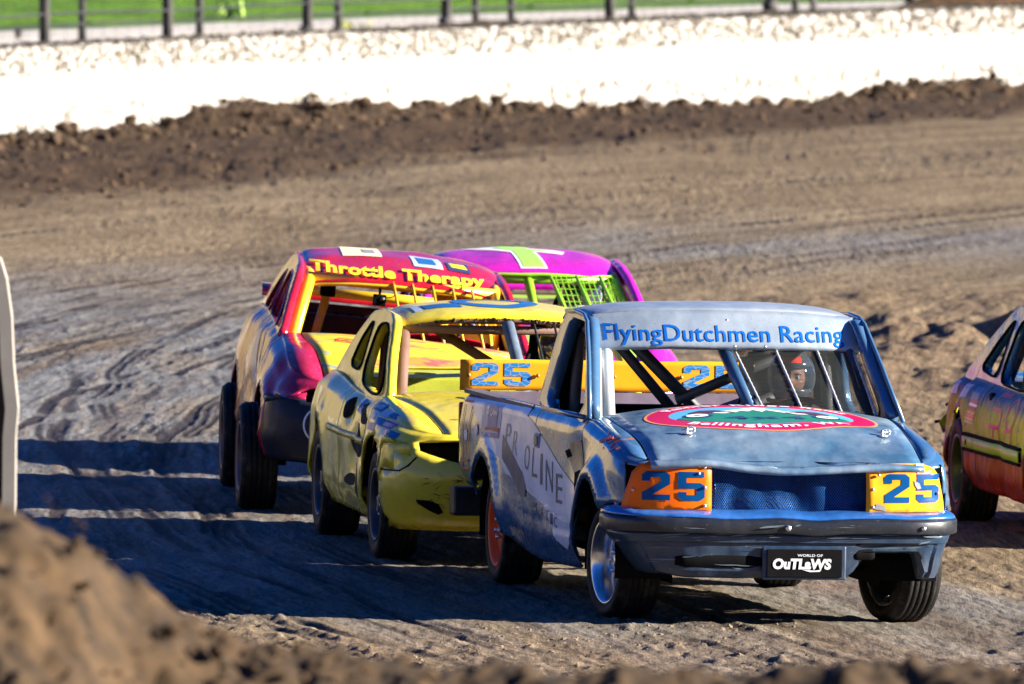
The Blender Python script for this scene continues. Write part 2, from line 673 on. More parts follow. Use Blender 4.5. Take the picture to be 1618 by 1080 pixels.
def grid_mesh(name, xs, ys, zf):
    X, Y = np.meshgrid(xs, ys)
    Z = zf(X, Y)
    nr, nc = X.shape
    me = bpy.data.meshes.new(name)
    me.vertices.add(nr * nc)
    me.vertices.foreach_set("co", np.stack([X, Y, Z], -1).astype(np.float32).ravel())
    idx = np.arange(nr * nc).reshape(nr, nc)
    q = np.stack([idx[:-1, :-1], idx[:-1, 1:], idx[1:, 1:], idx[1:, :-1]], -1).reshape(-1, 4)
    nq = len(q)
    me.loops.add(nq * 4)
    me.loops.foreach_set("vertex_index", q.astype(np.int32).ravel())
    me.polygons.add(nq)
    me.polygons.foreach_set("loop_start", np.arange(0, nq * 4, 4, dtype=np.int32))
    me.polygons.foreach_set("use_smooth", np.ones(nq, dtype=bool))
    me.update(calc_edges=True)
    return me, X, Y

gm, GX, GY = grid_mesh("ground", axis_x(), axis_y(), ground_z)
_R, _r, _th, _till, _rough, _near, _pol = zones(GX, GY)
_out = npstep(100.3, 100.8, _R)
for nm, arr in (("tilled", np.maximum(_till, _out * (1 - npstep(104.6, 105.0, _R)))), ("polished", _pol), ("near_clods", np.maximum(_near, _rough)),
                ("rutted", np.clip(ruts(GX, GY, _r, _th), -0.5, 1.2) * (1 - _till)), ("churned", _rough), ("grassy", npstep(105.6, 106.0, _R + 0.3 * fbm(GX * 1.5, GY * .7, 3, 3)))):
    at = gm.attributes.new(nm, 'FLOAT', 'POINT')
    at.data.foreach_set("value", arr.astype(np.float32).ravel())

def ground_material():
    m = bpy.data.materials.new("packed_clay")
    t, n, l, b = nodes_of(m)
    co = objco(t)
    def attr(a):
        k = n.new("ShaderNodeAttribute")
        k.attribute_name = a
        return k.outputs["Fac"]
    # polar coordinates about the bend of the driven line
    sx = n.new("ShaderNodeSeparateXYZ")
    l.new(co, sx.inputs[0])
    dx = mth(t, 'SUBTRACT', TCX, sx.outputs[0])
    dy = mth(t, 'SUBTRACT', sx.outputs[1], TCY)
    rr = mth(t, 'SQRT', mth(t, 'ADD', mth(t, 'MULTIPLY', dx, dx), mth(t, 'MULTIPLY', dy, dy)))
    th = mth(t, 'MULTIPLY', mth(t, 'ARCTAN2', dy, dx), 110.0)
    cx = n.new("ShaderNodeCombineXYZ")
    l.new(rr, cx.inputs[0])
    l.new(th, cx.inputs[1])
    pol = cx.outputs[0]
    st1 = tex_noise(t, mapping(t, pol, (1.5, 0.045, 1)), 1.0, 8, 0.74)
    st2 = tex_noise(t, mapping(t, pol, (7.0, 0.20, 1)), 1.0, 6, 0.72)
    blot = tex_noise(t, mapping(t, co, (0.9, 0.22, 1)), 1.0, 6, 0.62)
    grit = tex_noise(t, co, 38, 5, 0.75)
    tan = ramp(n, [(0.32, (0.092, 0.064, 0.034)), (0.48, (0.235, 0.166, 0.088)), (0.66, (0.40, 0.295, 0.165))])
    l.new(mth(t, 'ADD', mth(t, 'MULTIPLY', st1, 0.62), mth(t, 'MULTIPLY', blot, 0.38)), tan.inputs[0])
    grey = ramp(n, [(0.3, (0.125, 0.125, 0.12)), (0.7, (0.30, 0.305, 0.30))])
    l.new(st2, grey.inputs[0])
    pr = ramp(n, [(0.36, (0, 0, 0)), (0.54, (1, 1, 1))])
    l.new(mth(t, 'ADD', mth(t, 'MULTIPLY', st1, 0.6), mth(t, 'MULTIPLY', blot, 0.45)), pr.inputs[0])
    pm = mth(t, 'MULTIPLY', mth(t, 'ADD', mth(t, 'MULTIPLY', attr("polished"), 0.95), 0.14), pr.outputs[0], True)
    c = mixc(t, pm, tan.outputs[0], grey.outputs[0])
    # moist dark streaks
    ms = ramp(n, [(0.50, (0, 0, 0)), (0.60, (1, 1, 1))])
    l.new(tex_noise(t, mapping(t, pol, (2.6, 0.05, 1), (0, 0, 0), (3.1, 7.7, 0)), 1.0, 7, 0.72), ms.inputs[0])
    c = mixc(t, mth(t, 'MULTIPLY', ms.outputs[0], 0.55), c, (0.115, 0.077, 0.048))
    ds = ramp(n, [(0.56, (0, 0, 0)), (0.68, (1, 1, 1))])
    l.new(st2, ds.inputs[0])
    c = mixc(t, mth(t, 'MULTIPLY', ds.outputs[0], 0.55), c, (0.15, 0.10, 0.065))
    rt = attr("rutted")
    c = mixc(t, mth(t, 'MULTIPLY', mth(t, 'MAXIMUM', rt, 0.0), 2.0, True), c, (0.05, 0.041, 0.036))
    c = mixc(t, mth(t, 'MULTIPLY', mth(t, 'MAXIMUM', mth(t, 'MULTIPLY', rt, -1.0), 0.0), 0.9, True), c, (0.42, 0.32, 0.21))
    soil = ramp(n, [(0.3, (0.045, 0.026, 0.012)), (0.7, (0.110, 0.066, 0.033))])
    l.new(tex_noise(t, mapping(t, co, (3.5, 1.6, 3)), 1.0, 6, 0.7), soil.inputs[0])
    c = mixc(t, attr("tilled"), c, soil.outputs[0])
    chn = ramp(n, [(0.46, (0, 0, 0)), (0.60, (1, 1, 1))])
    l.new(tex_noise(t, mapping(t, co, (1.3, 0.5, 1), (0, 0, .4)), 1.0, 6, 0.66), chn.inputs[0])
    c = mixc(t, mth(t, 'MULTIPLY', mth(t, 'MULTIPLY', attr('churned'), chn.outputs[0]), 1.1, True), c, (0.11, 0.072, 0.045))
    cl = ramp(n, [(0.42, (0.16, 0.105, 0.062)), (0.6, (0.40, 0.29, 0.18))])
    l.new(tex_noise(t, mapping(t, co, (9, 5, 9)), 1.0, 6, 0.72), cl.inputs[0])
    c = mixc(t, mth(t, 'MULTIPLY', attr("near_clods"), 0.6), c, cl.outputs[0])
    gr = ramp(n, [(0.3, (0.07, 0.15, 0.008)), (0.5, (0.12, 0.27, 0.012)), (0.72, (0.22, 0.36, 0.03))])
    l.new(tex_noise(t, mapping(t, co, (0.9, 0.25, 1)), 1.0, 6, 0.66), gr.inputs[0])
    c = mixc(t, attr("grassy"), c, gr.outputs[0])
    speck = tex_noise(t, mapping(t, co, (24, 2.4, 24), (0, 0, 0.12)), 1.0, 7, 0.78)
    spk = ramp(n, [(0.36, (0.30, 0.28, 0.26)), (0.5, (0.95, 0.94, 0.92)), (0.64, (1.35, 1.35, 1.35))])
    l.new(speck, spk.inputs[0])
    lin = tex_noise(t, mapping(t, pol, (24.0, 0.9, 1)), 1.0, 6, 0.76)
    lnr = ramp(n, [(0.37, (0.40, 0.37, 0.35)), (0.50, (0.97, 0.97, 0.97)), (0.66, (1.25, 1.25, 1.25))])
    l.new(lin, lnr.inputs[0])
    for extra in (spk.outputs[0], lnr.outputs[0]):
        mx = n.new('ShaderNodeMix')
        mx.data_type = 'RGBA'
        mx.blend_type = 'MULTIPLY'
        mx.inputs[0].default_value = 0.85
        l.new(c, mx.inputs[6])
        l.new(extra, mx.inputs[7])
        c = mx.outputs[2]
    gv = ramp(n, [(0.3, (0.72, 0.72, 0.72)), (0.7, (1.0, 1.0, 1.0))])
    l.new(grit, gv.inputs[0])
    mm = n.new("ShaderNodeMix")
    mm.data_type = 'RGBA'
    mm.blend_type = 'MULTIPLY'
    mm.inputs[0].default_value = 1.0
    l.new(c, mm.inputs[6])
    l.new(gv.outputs[0], mm.inputs[7])
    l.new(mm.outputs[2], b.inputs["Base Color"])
    ro = mth(t, 'SUBTRACT', 0.92, mth(t, 'MULTIPLY', mth(t, 'MULTIPLY', pm, mth(t, 'SUBTRACT', 1.0, attr("tilled"))), 0.34))
    l.new(ro, b.inputs["Roughness"])
    b.inputs["Specular IOR Level"].default_value = 0.18
    bp = n.new("ShaderNodeBump")
    bp.inputs["Distance"].default_value = 0.035
    bp.inputs["Strength"].default_value = 1.0
    st3 = tex_noise(t, mapping(t, pol, (26.0, 1.6, 1)), 1.0, 5, 0.75)
    hh = mth(t, 'ADD', mth(t, 'MULTIPLY', grit, 0.5), mth(t, 'ADD', mth(t, 'MULTIPLY', st2, 0.5), mth(t, 'ADD', mth(t, 'MULTIPLY', st3, 0.5), mth(t, 'MULTIPLY', speck, 0.9))))
    l.new(hh, bp.inputs["Height"])
    l.new(bp.outputs[0], b.inputs["Normal"])
    return m

gm.materials.append(ground_material())
ground = bpy.data.objects.new("ground", gm)
COL.objects.link(ground)
tag(ground, "rutted tan dirt track with darker tilled soil by the wall and grass beyond", kind="structure")

def gz(x, y):
    return float(ground_z(np.array([[x]], float), np.array([[y]], float))[0, 0])

# unseen hill ring, added to block low sky and warm the flank reflections
rows = []
for i, (rad_, hf) in enumerate(((255, 0), (285, .35), (320, .75), (360, 1.0), (420, 1.1), (480, .6))):
    rows.append([(rad_ * math.cos(a), 100 + rad_ * math.sin(a), -0.6 + hf * (40 + 14 * nz3(3 * math.cos(a), 3 * math.sin(a), 1) + 6 * nz3(11 * math.cos(a), 11 * math.sin(a), i))) for a in np.linspace(0, 2 * math.pi, 121)])
reflection_hills = obj("reflection_hills", MB().grid(rows), plain("hill_reflection_gold", (0.34, 0.255, 0.12), 0.9, 0, 0.5, 0.05), None)
tag(reflection_hills, "unseen golden hill ring added to shape reflections on the cars", kind="structure")

# ------------------------------------------------------------------ dirt clods
_ico = None
def ico_pts():
    global _ico
    if _ico is None:
        bm = bmesh.new()
        bmesh.ops.create_icosphere(bm, subdivisions=1, radius=1.0)
        _ico = ([v.co.copy() for v in bm.verts], [tuple(v.index for v in f.verts) for f in bm.faces])
        bm.free()
    return _ico

def clods(name, spots, mat, label):
    P, Fc = ico_pts()
    mb = MB()
    for (x, y, z, s) in spots:
        sc = Vector((s * random.uniform(.7, 1.3), s * random.uniform(.7, 1.3), s * random.uniform(.5, .95)))
        rz = Matrix.Rotation(random.uniform(0, 6.28), 3, 'Z')
        vs = []
        for p in P:
            k = random.uniform(0.7, 1.2)
            q = rz @ Vector((p.x * sc.x * k, p.y * sc.y * k, p.z * sc.z * k))
            vs.append((q.x + x, q.y + y, q.z + z))
        mb.add(vs, Fc)
    o = obj(name, mb, mat, None, smooth=False)
    return tag(o, label, kind="stuff")

M_CLOD = plain("dry_clod", (0.19, 0.135, 0.085), 0.95, 0, 0.45, 14)
M_SOIL = plain("dark_soil", (0.060, 0.035, 0.017), 0.95, 0, 0.55, 9)
M_MUDW = plain("pale_dried_mud", (0.035, 0.025, 0.016), 0.9, 0, 0.35, 9)
M_WMUD = plain("whitewashed_mud", (0.105, 0.088, 0.062), 0.85, 0, 0.25, 9)

def scatter(n, xr, yr, sr, dens=None, sink=0.35):
    out = []
    xs = np.array([random.uniform(*xr) for _ in range(n)])
    ys = np.array([random.uniform(*yr) for _ in range(n)])
    if dens is not None:
        keep = dens(xs, ys) > np.array([random.random() for _ in range(n)])
        xs, ys = xs[keep], ys[keep]
    zs = ground_z(xs[None, :], ys[None, :])[0]
    for x, y, z in zip(xs, ys, zs):
        s = sr[0] + (sr[1] - sr[0]) * random.random() ** 3
        out.append((x, y, z + s * (0.4 - sink), s))
    return out

def dn(x, y):
    return np.clip(0.25 + 0.9 * vnoise(x * 1.1, y * 0.5, 77), 0, 1)

clods("dirt_clods", scatter(7000, (-2.6, 3.2), (77.8, 86.5), (0.003, 0.019), dn, 0.6), M_CLOD, "loose tan dirt clods on the near edge of the track")
clods("track_crumbs", scatter(2600, (-3.6, 4.2), (85.5, 128), (0.003, 0.013), dn, 0.6), M_CLOD, "scattered dirt crumbs over the packed track")
def dwall(x, y):
    d = WR - np.hypot(x - WCX, y - WCY)
    return np.where((d > 0.02) & (d < 2.4), np.clip(1.2 - d * 0.5, 0, 1) * (0.5 + 0.5 * vnoise(x * 1.3, y * .7, 5)), 0)
clods("soil_clods", scatter(26000, (-6.2, 7.2), (160, 190), (0.012, 0.10), dwall, 0.2), M_SOIL, "dark soil clods heaped along the foot of the white wall")
clods("tilled_clods", scatter(2600, (-5.6, 6.5), (146, 184), (0.012, 0.06), lambda x, y: zones(x, y)[3]), M_SOIL, "dark crumbs over the tilled soil")

# ------------------------------------------------------------------ outer wall
def wall_pt(ang, R=WR):
    return WCX + R * math.cos(ang), WCY + R * math.sin(ang)

def ang_of_x(X):
    return math.pi - math.asin(max(-1, min(1, math.sqrt(max(0, 1 - ((X - WCX) / WR) ** 2)))))

def wall_mat():
    m = bpy.data.materials.new("whitewashed_concrete")
    t, n, l, b = nodes_of(m)
    co = objco(t)
    sx = n.new("ShaderNodeSeparateXYZ")
    l.new(co, sx.inputs[0])
    z = sx.outputs[2]
    top = mth(t, 'MULTIPLY', mth(t, 'SUBTRACT', z, mth(t, 'ADD', 0.44, mth(t, 'MULTIPLY', tex_noise(t, co, 0.8, 3), 0.14))), 8.0, True)
    lowm = mth(t, 'MULTIPLY', mth(t, 'SUBTRACT', 0.44, z), 5.0, True)
    sn = tex_noise(t, co, 13, 5, 0.75)
    r = ramp(n, [(0.45, (0, 0, 0)), (0.54, (1, 1, 1))])
    l.new(sn, r.inputs[0])
    r2 = ramp(n, [(0.48, (0, 0, 0)), (0.56, (1, 1, 1))])
    l.new(tex_noise(t, co, 9.0, 6, 0.75), r2.inputs[0])
    r3 = ramp(n, [(0.69, (0, 0, 0)), (0.73, (1, 1, 1))])
    l.new(tex_noise(t, co, 3.1, 4, 0.6), r3.inputs[0])
    c = mixc(t, mth(t, 'MULTIPLY', tex_noise(t, co, 1.3, 4), 0.25), (0.50, 0.48, 0.44), (0.36, 0.33, 0.28))
    c = mixc(t, mth(t, 'MULTIPLY', top, r.outputs[0]), c, (0.08, 0.06, 0.038))
    c = mixc(t, mth(t, 'MULTIPLY', mth(t, 'MULTIPLY', lowm, r2.outputs[0]), 0.95), c, (0.06, 0.043, 0.028))
    c = mixc(t, mth(t, 'MULTIPLY', r3.outputs[0], 0.35), c, (0.4, 0.3, 0.2))
    l.new(c, b.inputs["Base Color"])
    b.inputs["Roughness"].default_value = 0.8
    bp = n.new("ShaderNodeBump")
    bp.inputs["Distance"].default_value = 0.02
    l.new(sn, bp.inputs["Height"])
    l.new(bp.outputs[0], b.inputs["Normal"])
    return m

M_WALL = wall_mat()
WALL_H = 0.86
wall = thing("concrete_wall", "long white concrete barrier wall with mud spattered top across the far bend", "wall", (0, 0, 0))
joints = [-24, -21, -18, -15, -12.2, -9.6, -7.2, -4.5, -3.7, -1.63, -.19, .68, 3.35, 6.0, 8.8, 11.8, 15, 18.3, 21.8]
for i in range(len(joints) - 1):
    if joints[i] < WCX - WR + 0.3:
        joints_ok = False
    a0, a1 = None, None
    x0, x1 = max(joints[i], WCX - WR + 0.4), joints[i + 1]
    if x1 <= x0 + 0.2:
        continue
    y0 = WCY + math.sqrt(max(0, WR ** 2 - (x0 - WCX) ** 2))
    y1 = WCY + math.sqrt(max(0, WR ** 2 - (x1 - WCX) ** 2))
    A0, A1 = math.atan2(y0 - WCY, x0 - WCX), math.atan2(y1 - WCY, x1 - WCX)
    gap = -0.018 / WR
    rows = []
    dh = random.uniform(-.015, .015)
    prof = [(0.0, -0.3), (0.0, 0.05), (-0.0, WALL_H - 0.05), (0.03, WALL_H - 0.01), (0.06, WALL_H), (0.44, WALL_H), (0.5, WALL_H - .04), (0.5, -0.3)]
    n = max(3, int(abs(A1 - A0) * WR / 0.35))
    for k in range(n + 1):
        a = lerp(A0 - gap, A1 + gap, k / n)
        rows.append([(*wall_pt(a, WR + p), q + dh * (q > 0.1)) for p, q in prof])
    mb = MB()
    mb.grid(rows)
    m_ = len(prof)
    mb.f.append(tuple(range(m_)))
    mb.f.append(tuple(n * m_ + k for k in range(m_ - 1, -1, -1)))
    obj("wall_panel", mb, M_WALL, wall, smooth=True, sharp=35)

# mud thrown up on the wall's top edge
sp = []
for _ in range(9000):
    x = random.uniform(-6, 7)
    y = WCY + math.sqrt(WR ** 2 - (x - WCX) ** 2)
    a = math.atan2(y - WCY, x - WCX)
    d = random.choice([-0.012, random.uniform(0, 0.45), random.uniform(0, .1)])
    px, py = wall_pt(a, WR + d)
    zz = WALL_H + random.uniform(-.01, .03) if d > 0 else random.uniform(0.56, WALL_H)
    sp.append((px, py, zz, 0.006 + 0.018 * random.random() ** 2))
half = len(sp) // 2
clods("wall_mud", sp[:half], M_WMUD, "pale dried mud lumps stuck along the top of the wall")
clods("wall_soil", sp[half:], M_MUDW, "brown mud lumps stuck along the top of the wall")

# gravel path behind the wall
rows = []
for k in range(90):
    a = lerp(math.atan2(150 - WCY, -13 - WCX), math.atan2(215 - WCY, 30 - WCX), k / 89)
    rows.append([(*wall_pt(a, rr_ + 0.15 * nz3(k * .35, rr_)), 0.74 + (0.03 if 102.9 < rr_ < 105.3 else -0.06)) for rr_ in (102.6, 103.0, 103.8, 104.6, 105.2, 105.6)])
path = obj("gravel_path", MB().grid(rows), plain("pale_gravel", (0.62, 0.56, 0.47), 0.9, 0, 0.25, 5), None)
tag(path, "pale gravel path between the fence and the grass", kind="structure")

# ------------------------------------------------------------------ fences
M_POST = plain("weathered_post", (0.085, 0.08, 0.078), 0.7, 0.2, 0.4, 6)
M_WIRE = plain("galvanised_wire", (0.045, 0.05, 0.05), 0.6, 0.2, 0.2, 6)
def on_ring(px, R):
    """where a post on the ring of radius R stands along the fence line"""
    X = (px - 809) / 27000.0 * 178
    for _ in range(6):
        Y = WCY + math.sqrt(R * R - (X - WCX) ** 2)
        X = (px - 809) / 27000.0 * Y
    return X, Y

def fence(name, label, R, pxs, rad_, h, wires, mesh_step):
    f = thing(name, label, "fence", (0, 0, 0))
    pts = []
    for px in pxs:
        x, y = on_ring(px, R)
        z = gz(x, y)
        pts.append((x, y))
        mb = MB()
        mb.tube([(x, y, z - .3), (x + random.uniform(-.02, .02), y, z + h)], rad_, 8)
        mb.box((x, y, z + .05), (rad_ * 3, rad_ * 3, .1))
        obj("post", mb, M_POST, f)
    mb = MB()
    xs = np.linspace(pts[0][0], pts[-1][0], 70)
    ln = [(x, WCY + math.sqrt(R * R - (x - WCX) ** 2)) for x in xs]
    for wz in wires:
        mb.tube([(x, y - 0.04, 0.74 + wz + 0.01 * math.sin(i)) for i, (x, y) in enumerate(ln)], 0.012, 4)
    obj("cable", mb, M_WIRE, f)
    if mesh_step:
        mb = MB()
        k = 0
        x = pts[0][0]
        while x < pts[-1][0]:
            y = WCY + math.sqrt(R * R - (x - WCX) ** 2)
            mb.tube([(x, y + .02, 0.72), (x + .02, y + .02, 0.74 + h)], 0.002, 3, False)
            x += mesh_step
        zz = 0.1
        while zz < h:
            mb.tube([(a, b + .025, 0.74 + zz) for a, b in ln[::3]], 0.002, 3, False)
            zz += mesh_step
        o = obj("wire_netting", mb, M_WIRE, f)
        o["kind"] = "stuff"
    return f

fence("catch_fence", "tall dark post and wire catch fence just behind the white wall", 101.6, [-330, -130, 70, 265, 485, 705, 963, 1217, 1440, 1660, 1880, 2100, 2320, 2540, 2760, 2980], 0.055, 2.6, (0.35, 0.75, 1.2, 1.7, 2.2), 0.12)
fence("back_fence", "second row of slimmer grey fence posts behind the catch fence", 102.4, [-250, -60, 130, 315, 535, 752, 808, 998, 1256, 1480, 1700, 1920, 2140, 2360, 2580, 2800], 0.04, 2.3, (0.2, 0.6, 1.0), 0.0)

# a few low stakes and weeds at the path
for (px, h_, c_, lab) in ((30, .22, (0.10, 0.10, 0.10), "short dark stake standing on the gravel path near the left edge"), (1285, .26, (0.10, 0.10, 0.10), "short dark stake standing by the dirt heap behind the wall"),):
    x, y = on_ring(px, 103.4)
    mb = MB()
    mb.tube([(0, 0, -.2), (0, 0, h_ * .9), (0.005, 0, h_)], [.035, .035, .02], 8)
    mb.box((0, 0, h_ * .7), (.09, .04, .05))
    o = obj("stake", mb, M_POST, None)
    o.location = (x, y, gz(x, y))
    tag(o, lab, "stake")
def weed(px, R, h, mat, lab):
    x, y = on_ring(px, R)
    mb = MB()
    for k in range(22):
        a = random.uniform(0, 6.28)
        rr_ = random.uniform(0, .22)
        b = Vector((rr_ * math.cos(a), rr_ * math.sin(a), 0))
        tp = b + Vector((random.uniform(-.12, .12), random.uniform(-.1, .1), h * random.uniform(.4, 1)))
        s = Vector((math.sin(a), math.cos(a), 0)) * .025
        mb.add([b - s * .5, b + s * .5, (b + tp) / 2 + s, tp, (b + tp) / 2 - s], [(0, 1, 2, 3, 4)])
    o = obj("weed", mb, mat, None)
    o.location = (x, y, gz(x, y))
    tag(o, lab, "weed")
M_WEED = plain("yellow_weed", (0.42, 0.45, 0.05), 0.7, 0, 0.3, 12)
weed(556, 103.0, 0.16, M_WEED, "clump of yellow flowering weeds at the path edge")
weed(362, 108.0, 0.28, plain("pale_weed", (0.35, 0.5, 0.10), 0.7), "tall pale green weed standing in the grass")

# ------------------------------------------------------------------ near dirt mound and marker
MOUND_Y = 48.0
_mk = MOUND_Y / 27000.0
crest = curve1([(-7, 2.75)] + [((px - 809) * _mk, CAM_H - (py + 594) * _mk + 0.03) for px, py in ((-300, 740), (-120, 770), (0, 792), (60, 812), (130, 850), (180, 910), (230, 958), (300, 996), (400, 1026), (540, 1046), (800, 1058), (1000, 1070), (1300, 1074), (1618, 1076), (1900, 1080))] + [(6, 1.9)])
xs = np.concatenate([np.linspace(-7, -2.6, 50)[:-1], np.arange(-2.6, 2.4, 0.022), np.linspace(2.4, 8, 60)])
ys = np.concatenate([np.linspace(43.2, 46, 40)[:-1], np.arange(46, 49.6, 0.03), np.linspace(49.6, 52.6, 60)])
_cz = np.array([crest(x) for x in xs])
def mound_z(X, Y):
    c = np.broadcast_to(_cz[None, :], X.shape)
    d = np.abs(Y - MOUND_Y + 0.25 * fbm(X * .8, Y * .1, 2, 9))
    prof = np.clip(1.0 - (d / 4.0) ** 1.25, 0, 1)
    z = c * prof + (0.035 + 0.02 * npstep(-.6, -1.4, X)) * fbm(X * 3.0, Y * 2.4, 6, 19, 0.72) + 0.030 * np.abs(fbm(X * 7.5, Y * 7.5, 4, 29, .7)) - 0.03
    return np.where(prof <= 0.02, -0.1, z)
mm_, _, _ = grid_mesh("dirt_mound", xs, ys, mound_z)
mm_.materials.append(plain("mound_soil", (0.048, 0.027, 0.010), 0.95, 0, 0.7, 7))
mound = bpy.data.objects.new("dirt_mound", mm_)
COL.objects.link(mound)
tag(mound, "loose brown dirt mound banked up in front of the track", kind="structure")
sp = []
for _ in range(350):
    x = random.uniform(-2.3, 0.2)
    y = random.uniform(46.4, 48.6)
    X_, Y_ = np.array([[x]]), np.array([[y]])
    c = crest(x)
    d = abs(y - MOUND_Y)
    zz = c * max(0, 1 - (d / 4.0) ** 1.25)
    sp.append((x, y, zz + random.uniform(-.02, .03), 0.005 + 0.03 * random.random() ** 3))
clods("mound_clods", sp, plain("mound_clod", (0.055, 0.031, 0.012), 0.95, 0, 0.5, 8), "loose clods lying over the near dirt mound")

# marker board: dark faced slab with a white painted rounded rim
MKY = 68.0
k = MKY / 27000.0
outl = [(-70, 392), (-20, 394), (0, 408), (10, 440), (18, 500), (21, 575), (25, 615), (28, 645), (24, 690), (23, 800), (23, 900), (-70, 900)]
outl = [((px - 809) * k, CAM_H - (py + 594) * k) for px, py in outl]
inn = [(x - 20 * k if i not in (0, 11) else x, z - 8 * k if i < 3 else z) for i, (x, z) in enumerate(outl)]
mk = thing("marker_board", "dark marker board with a white painted rim behind the dirt mound", "marker", (0, MKY, 0))
mb = MB()
m_ = len(outl)
rws = [[(x, y0, z) for x, z in L] for L, y0 in ((inn, 0.012), (inn, -.05), (outl, -.05), (outl, 0.16), (inn, 0.16))]
mb.grid(rws)
obj("rim", mb, plain("chalky_white", (0.30, 0.275, 0.235), 0.6, 0, 0.12, 5), mk, smooth=False, merge=.0005, bevel=.008)
mb = MB()
vs_, fs_ = poly2d(inn)
mb.add([(x, 0.01, z) for x, z in vs_], fs_)
mb.add([(x, 0.15, z) for x, z in vs_], fs_)
obj("face", mb, plain("dark_rubber_face", (0.05, 0.035, 0.025), 0.85, 0, 0.4, 6), mk, smooth=False)
mb = MB()
mb.box((outl[0][0] - .1, .08, .6), (.12, .1, 1.4))
obj("stake", mb, M_POST, mk, smooth=False)

# ------------------------------------------------------------------ car body builder
M_RUB = None
def rubber():
    if "tyre_rubber" in _mats:
        return _mats["tyre_rubber"]
    m = bpy.data.materials.new("tyre_rubber")
    t, n, l, b = nodes_of(m)
    co = objco(t)
    nz = tex_noise(t, co, 9, 6, 0.7)
    r = ramp(n, [(0.35, (0.006, 0.006, 0.007)), (0.54, (0.014, 0.013, 0.0125)), (0.70, (0.055, 0.045, 0.034))])
    l.new(nz, r.inputs[0])
    l.new(r.outputs[0], b.inputs["Base Color"])
    b.inputs["Roughness"].default_value = 0.62
    b.inputs["Specular IOR Level"].default_value = 0.18
    bp = n.new("ShaderNodeBump")
    bp.inputs["Distance"].default_value = 0.004
    l.new(tex_noise(t, co, 60, 3), bp.inputs["Height"])
    l.new(bp.outputs[0], b.inputs["Normal"])
    _mats["tyre_rubber"] = m
    return m

M_RUB = rubber()
M_BLACK = plain("sooty_black", (0.004, 0.004, 0.0045), 0.8, 0, 0.4)
M_STEEL = plain("raw_steel", (0.32, 0.32, 0.32), 0.38, 0.9, 0.25, 20)
M_BOLT = plain("zinc_bolt", (0.75, 0.75, 0.74), 0.3, 0.85, 0.1, 20)
M_DARKSTEEL = plain("dark_steel_wheel", (0.05, 0.055, 0.06), 0.45, 0.5, 0.3, 12)
M_CHROME = plain("dull_chrome", (0.62, 0.64, 0.66), 0.22, 0.95, 0.12, 8)
_wheel_cache = {}

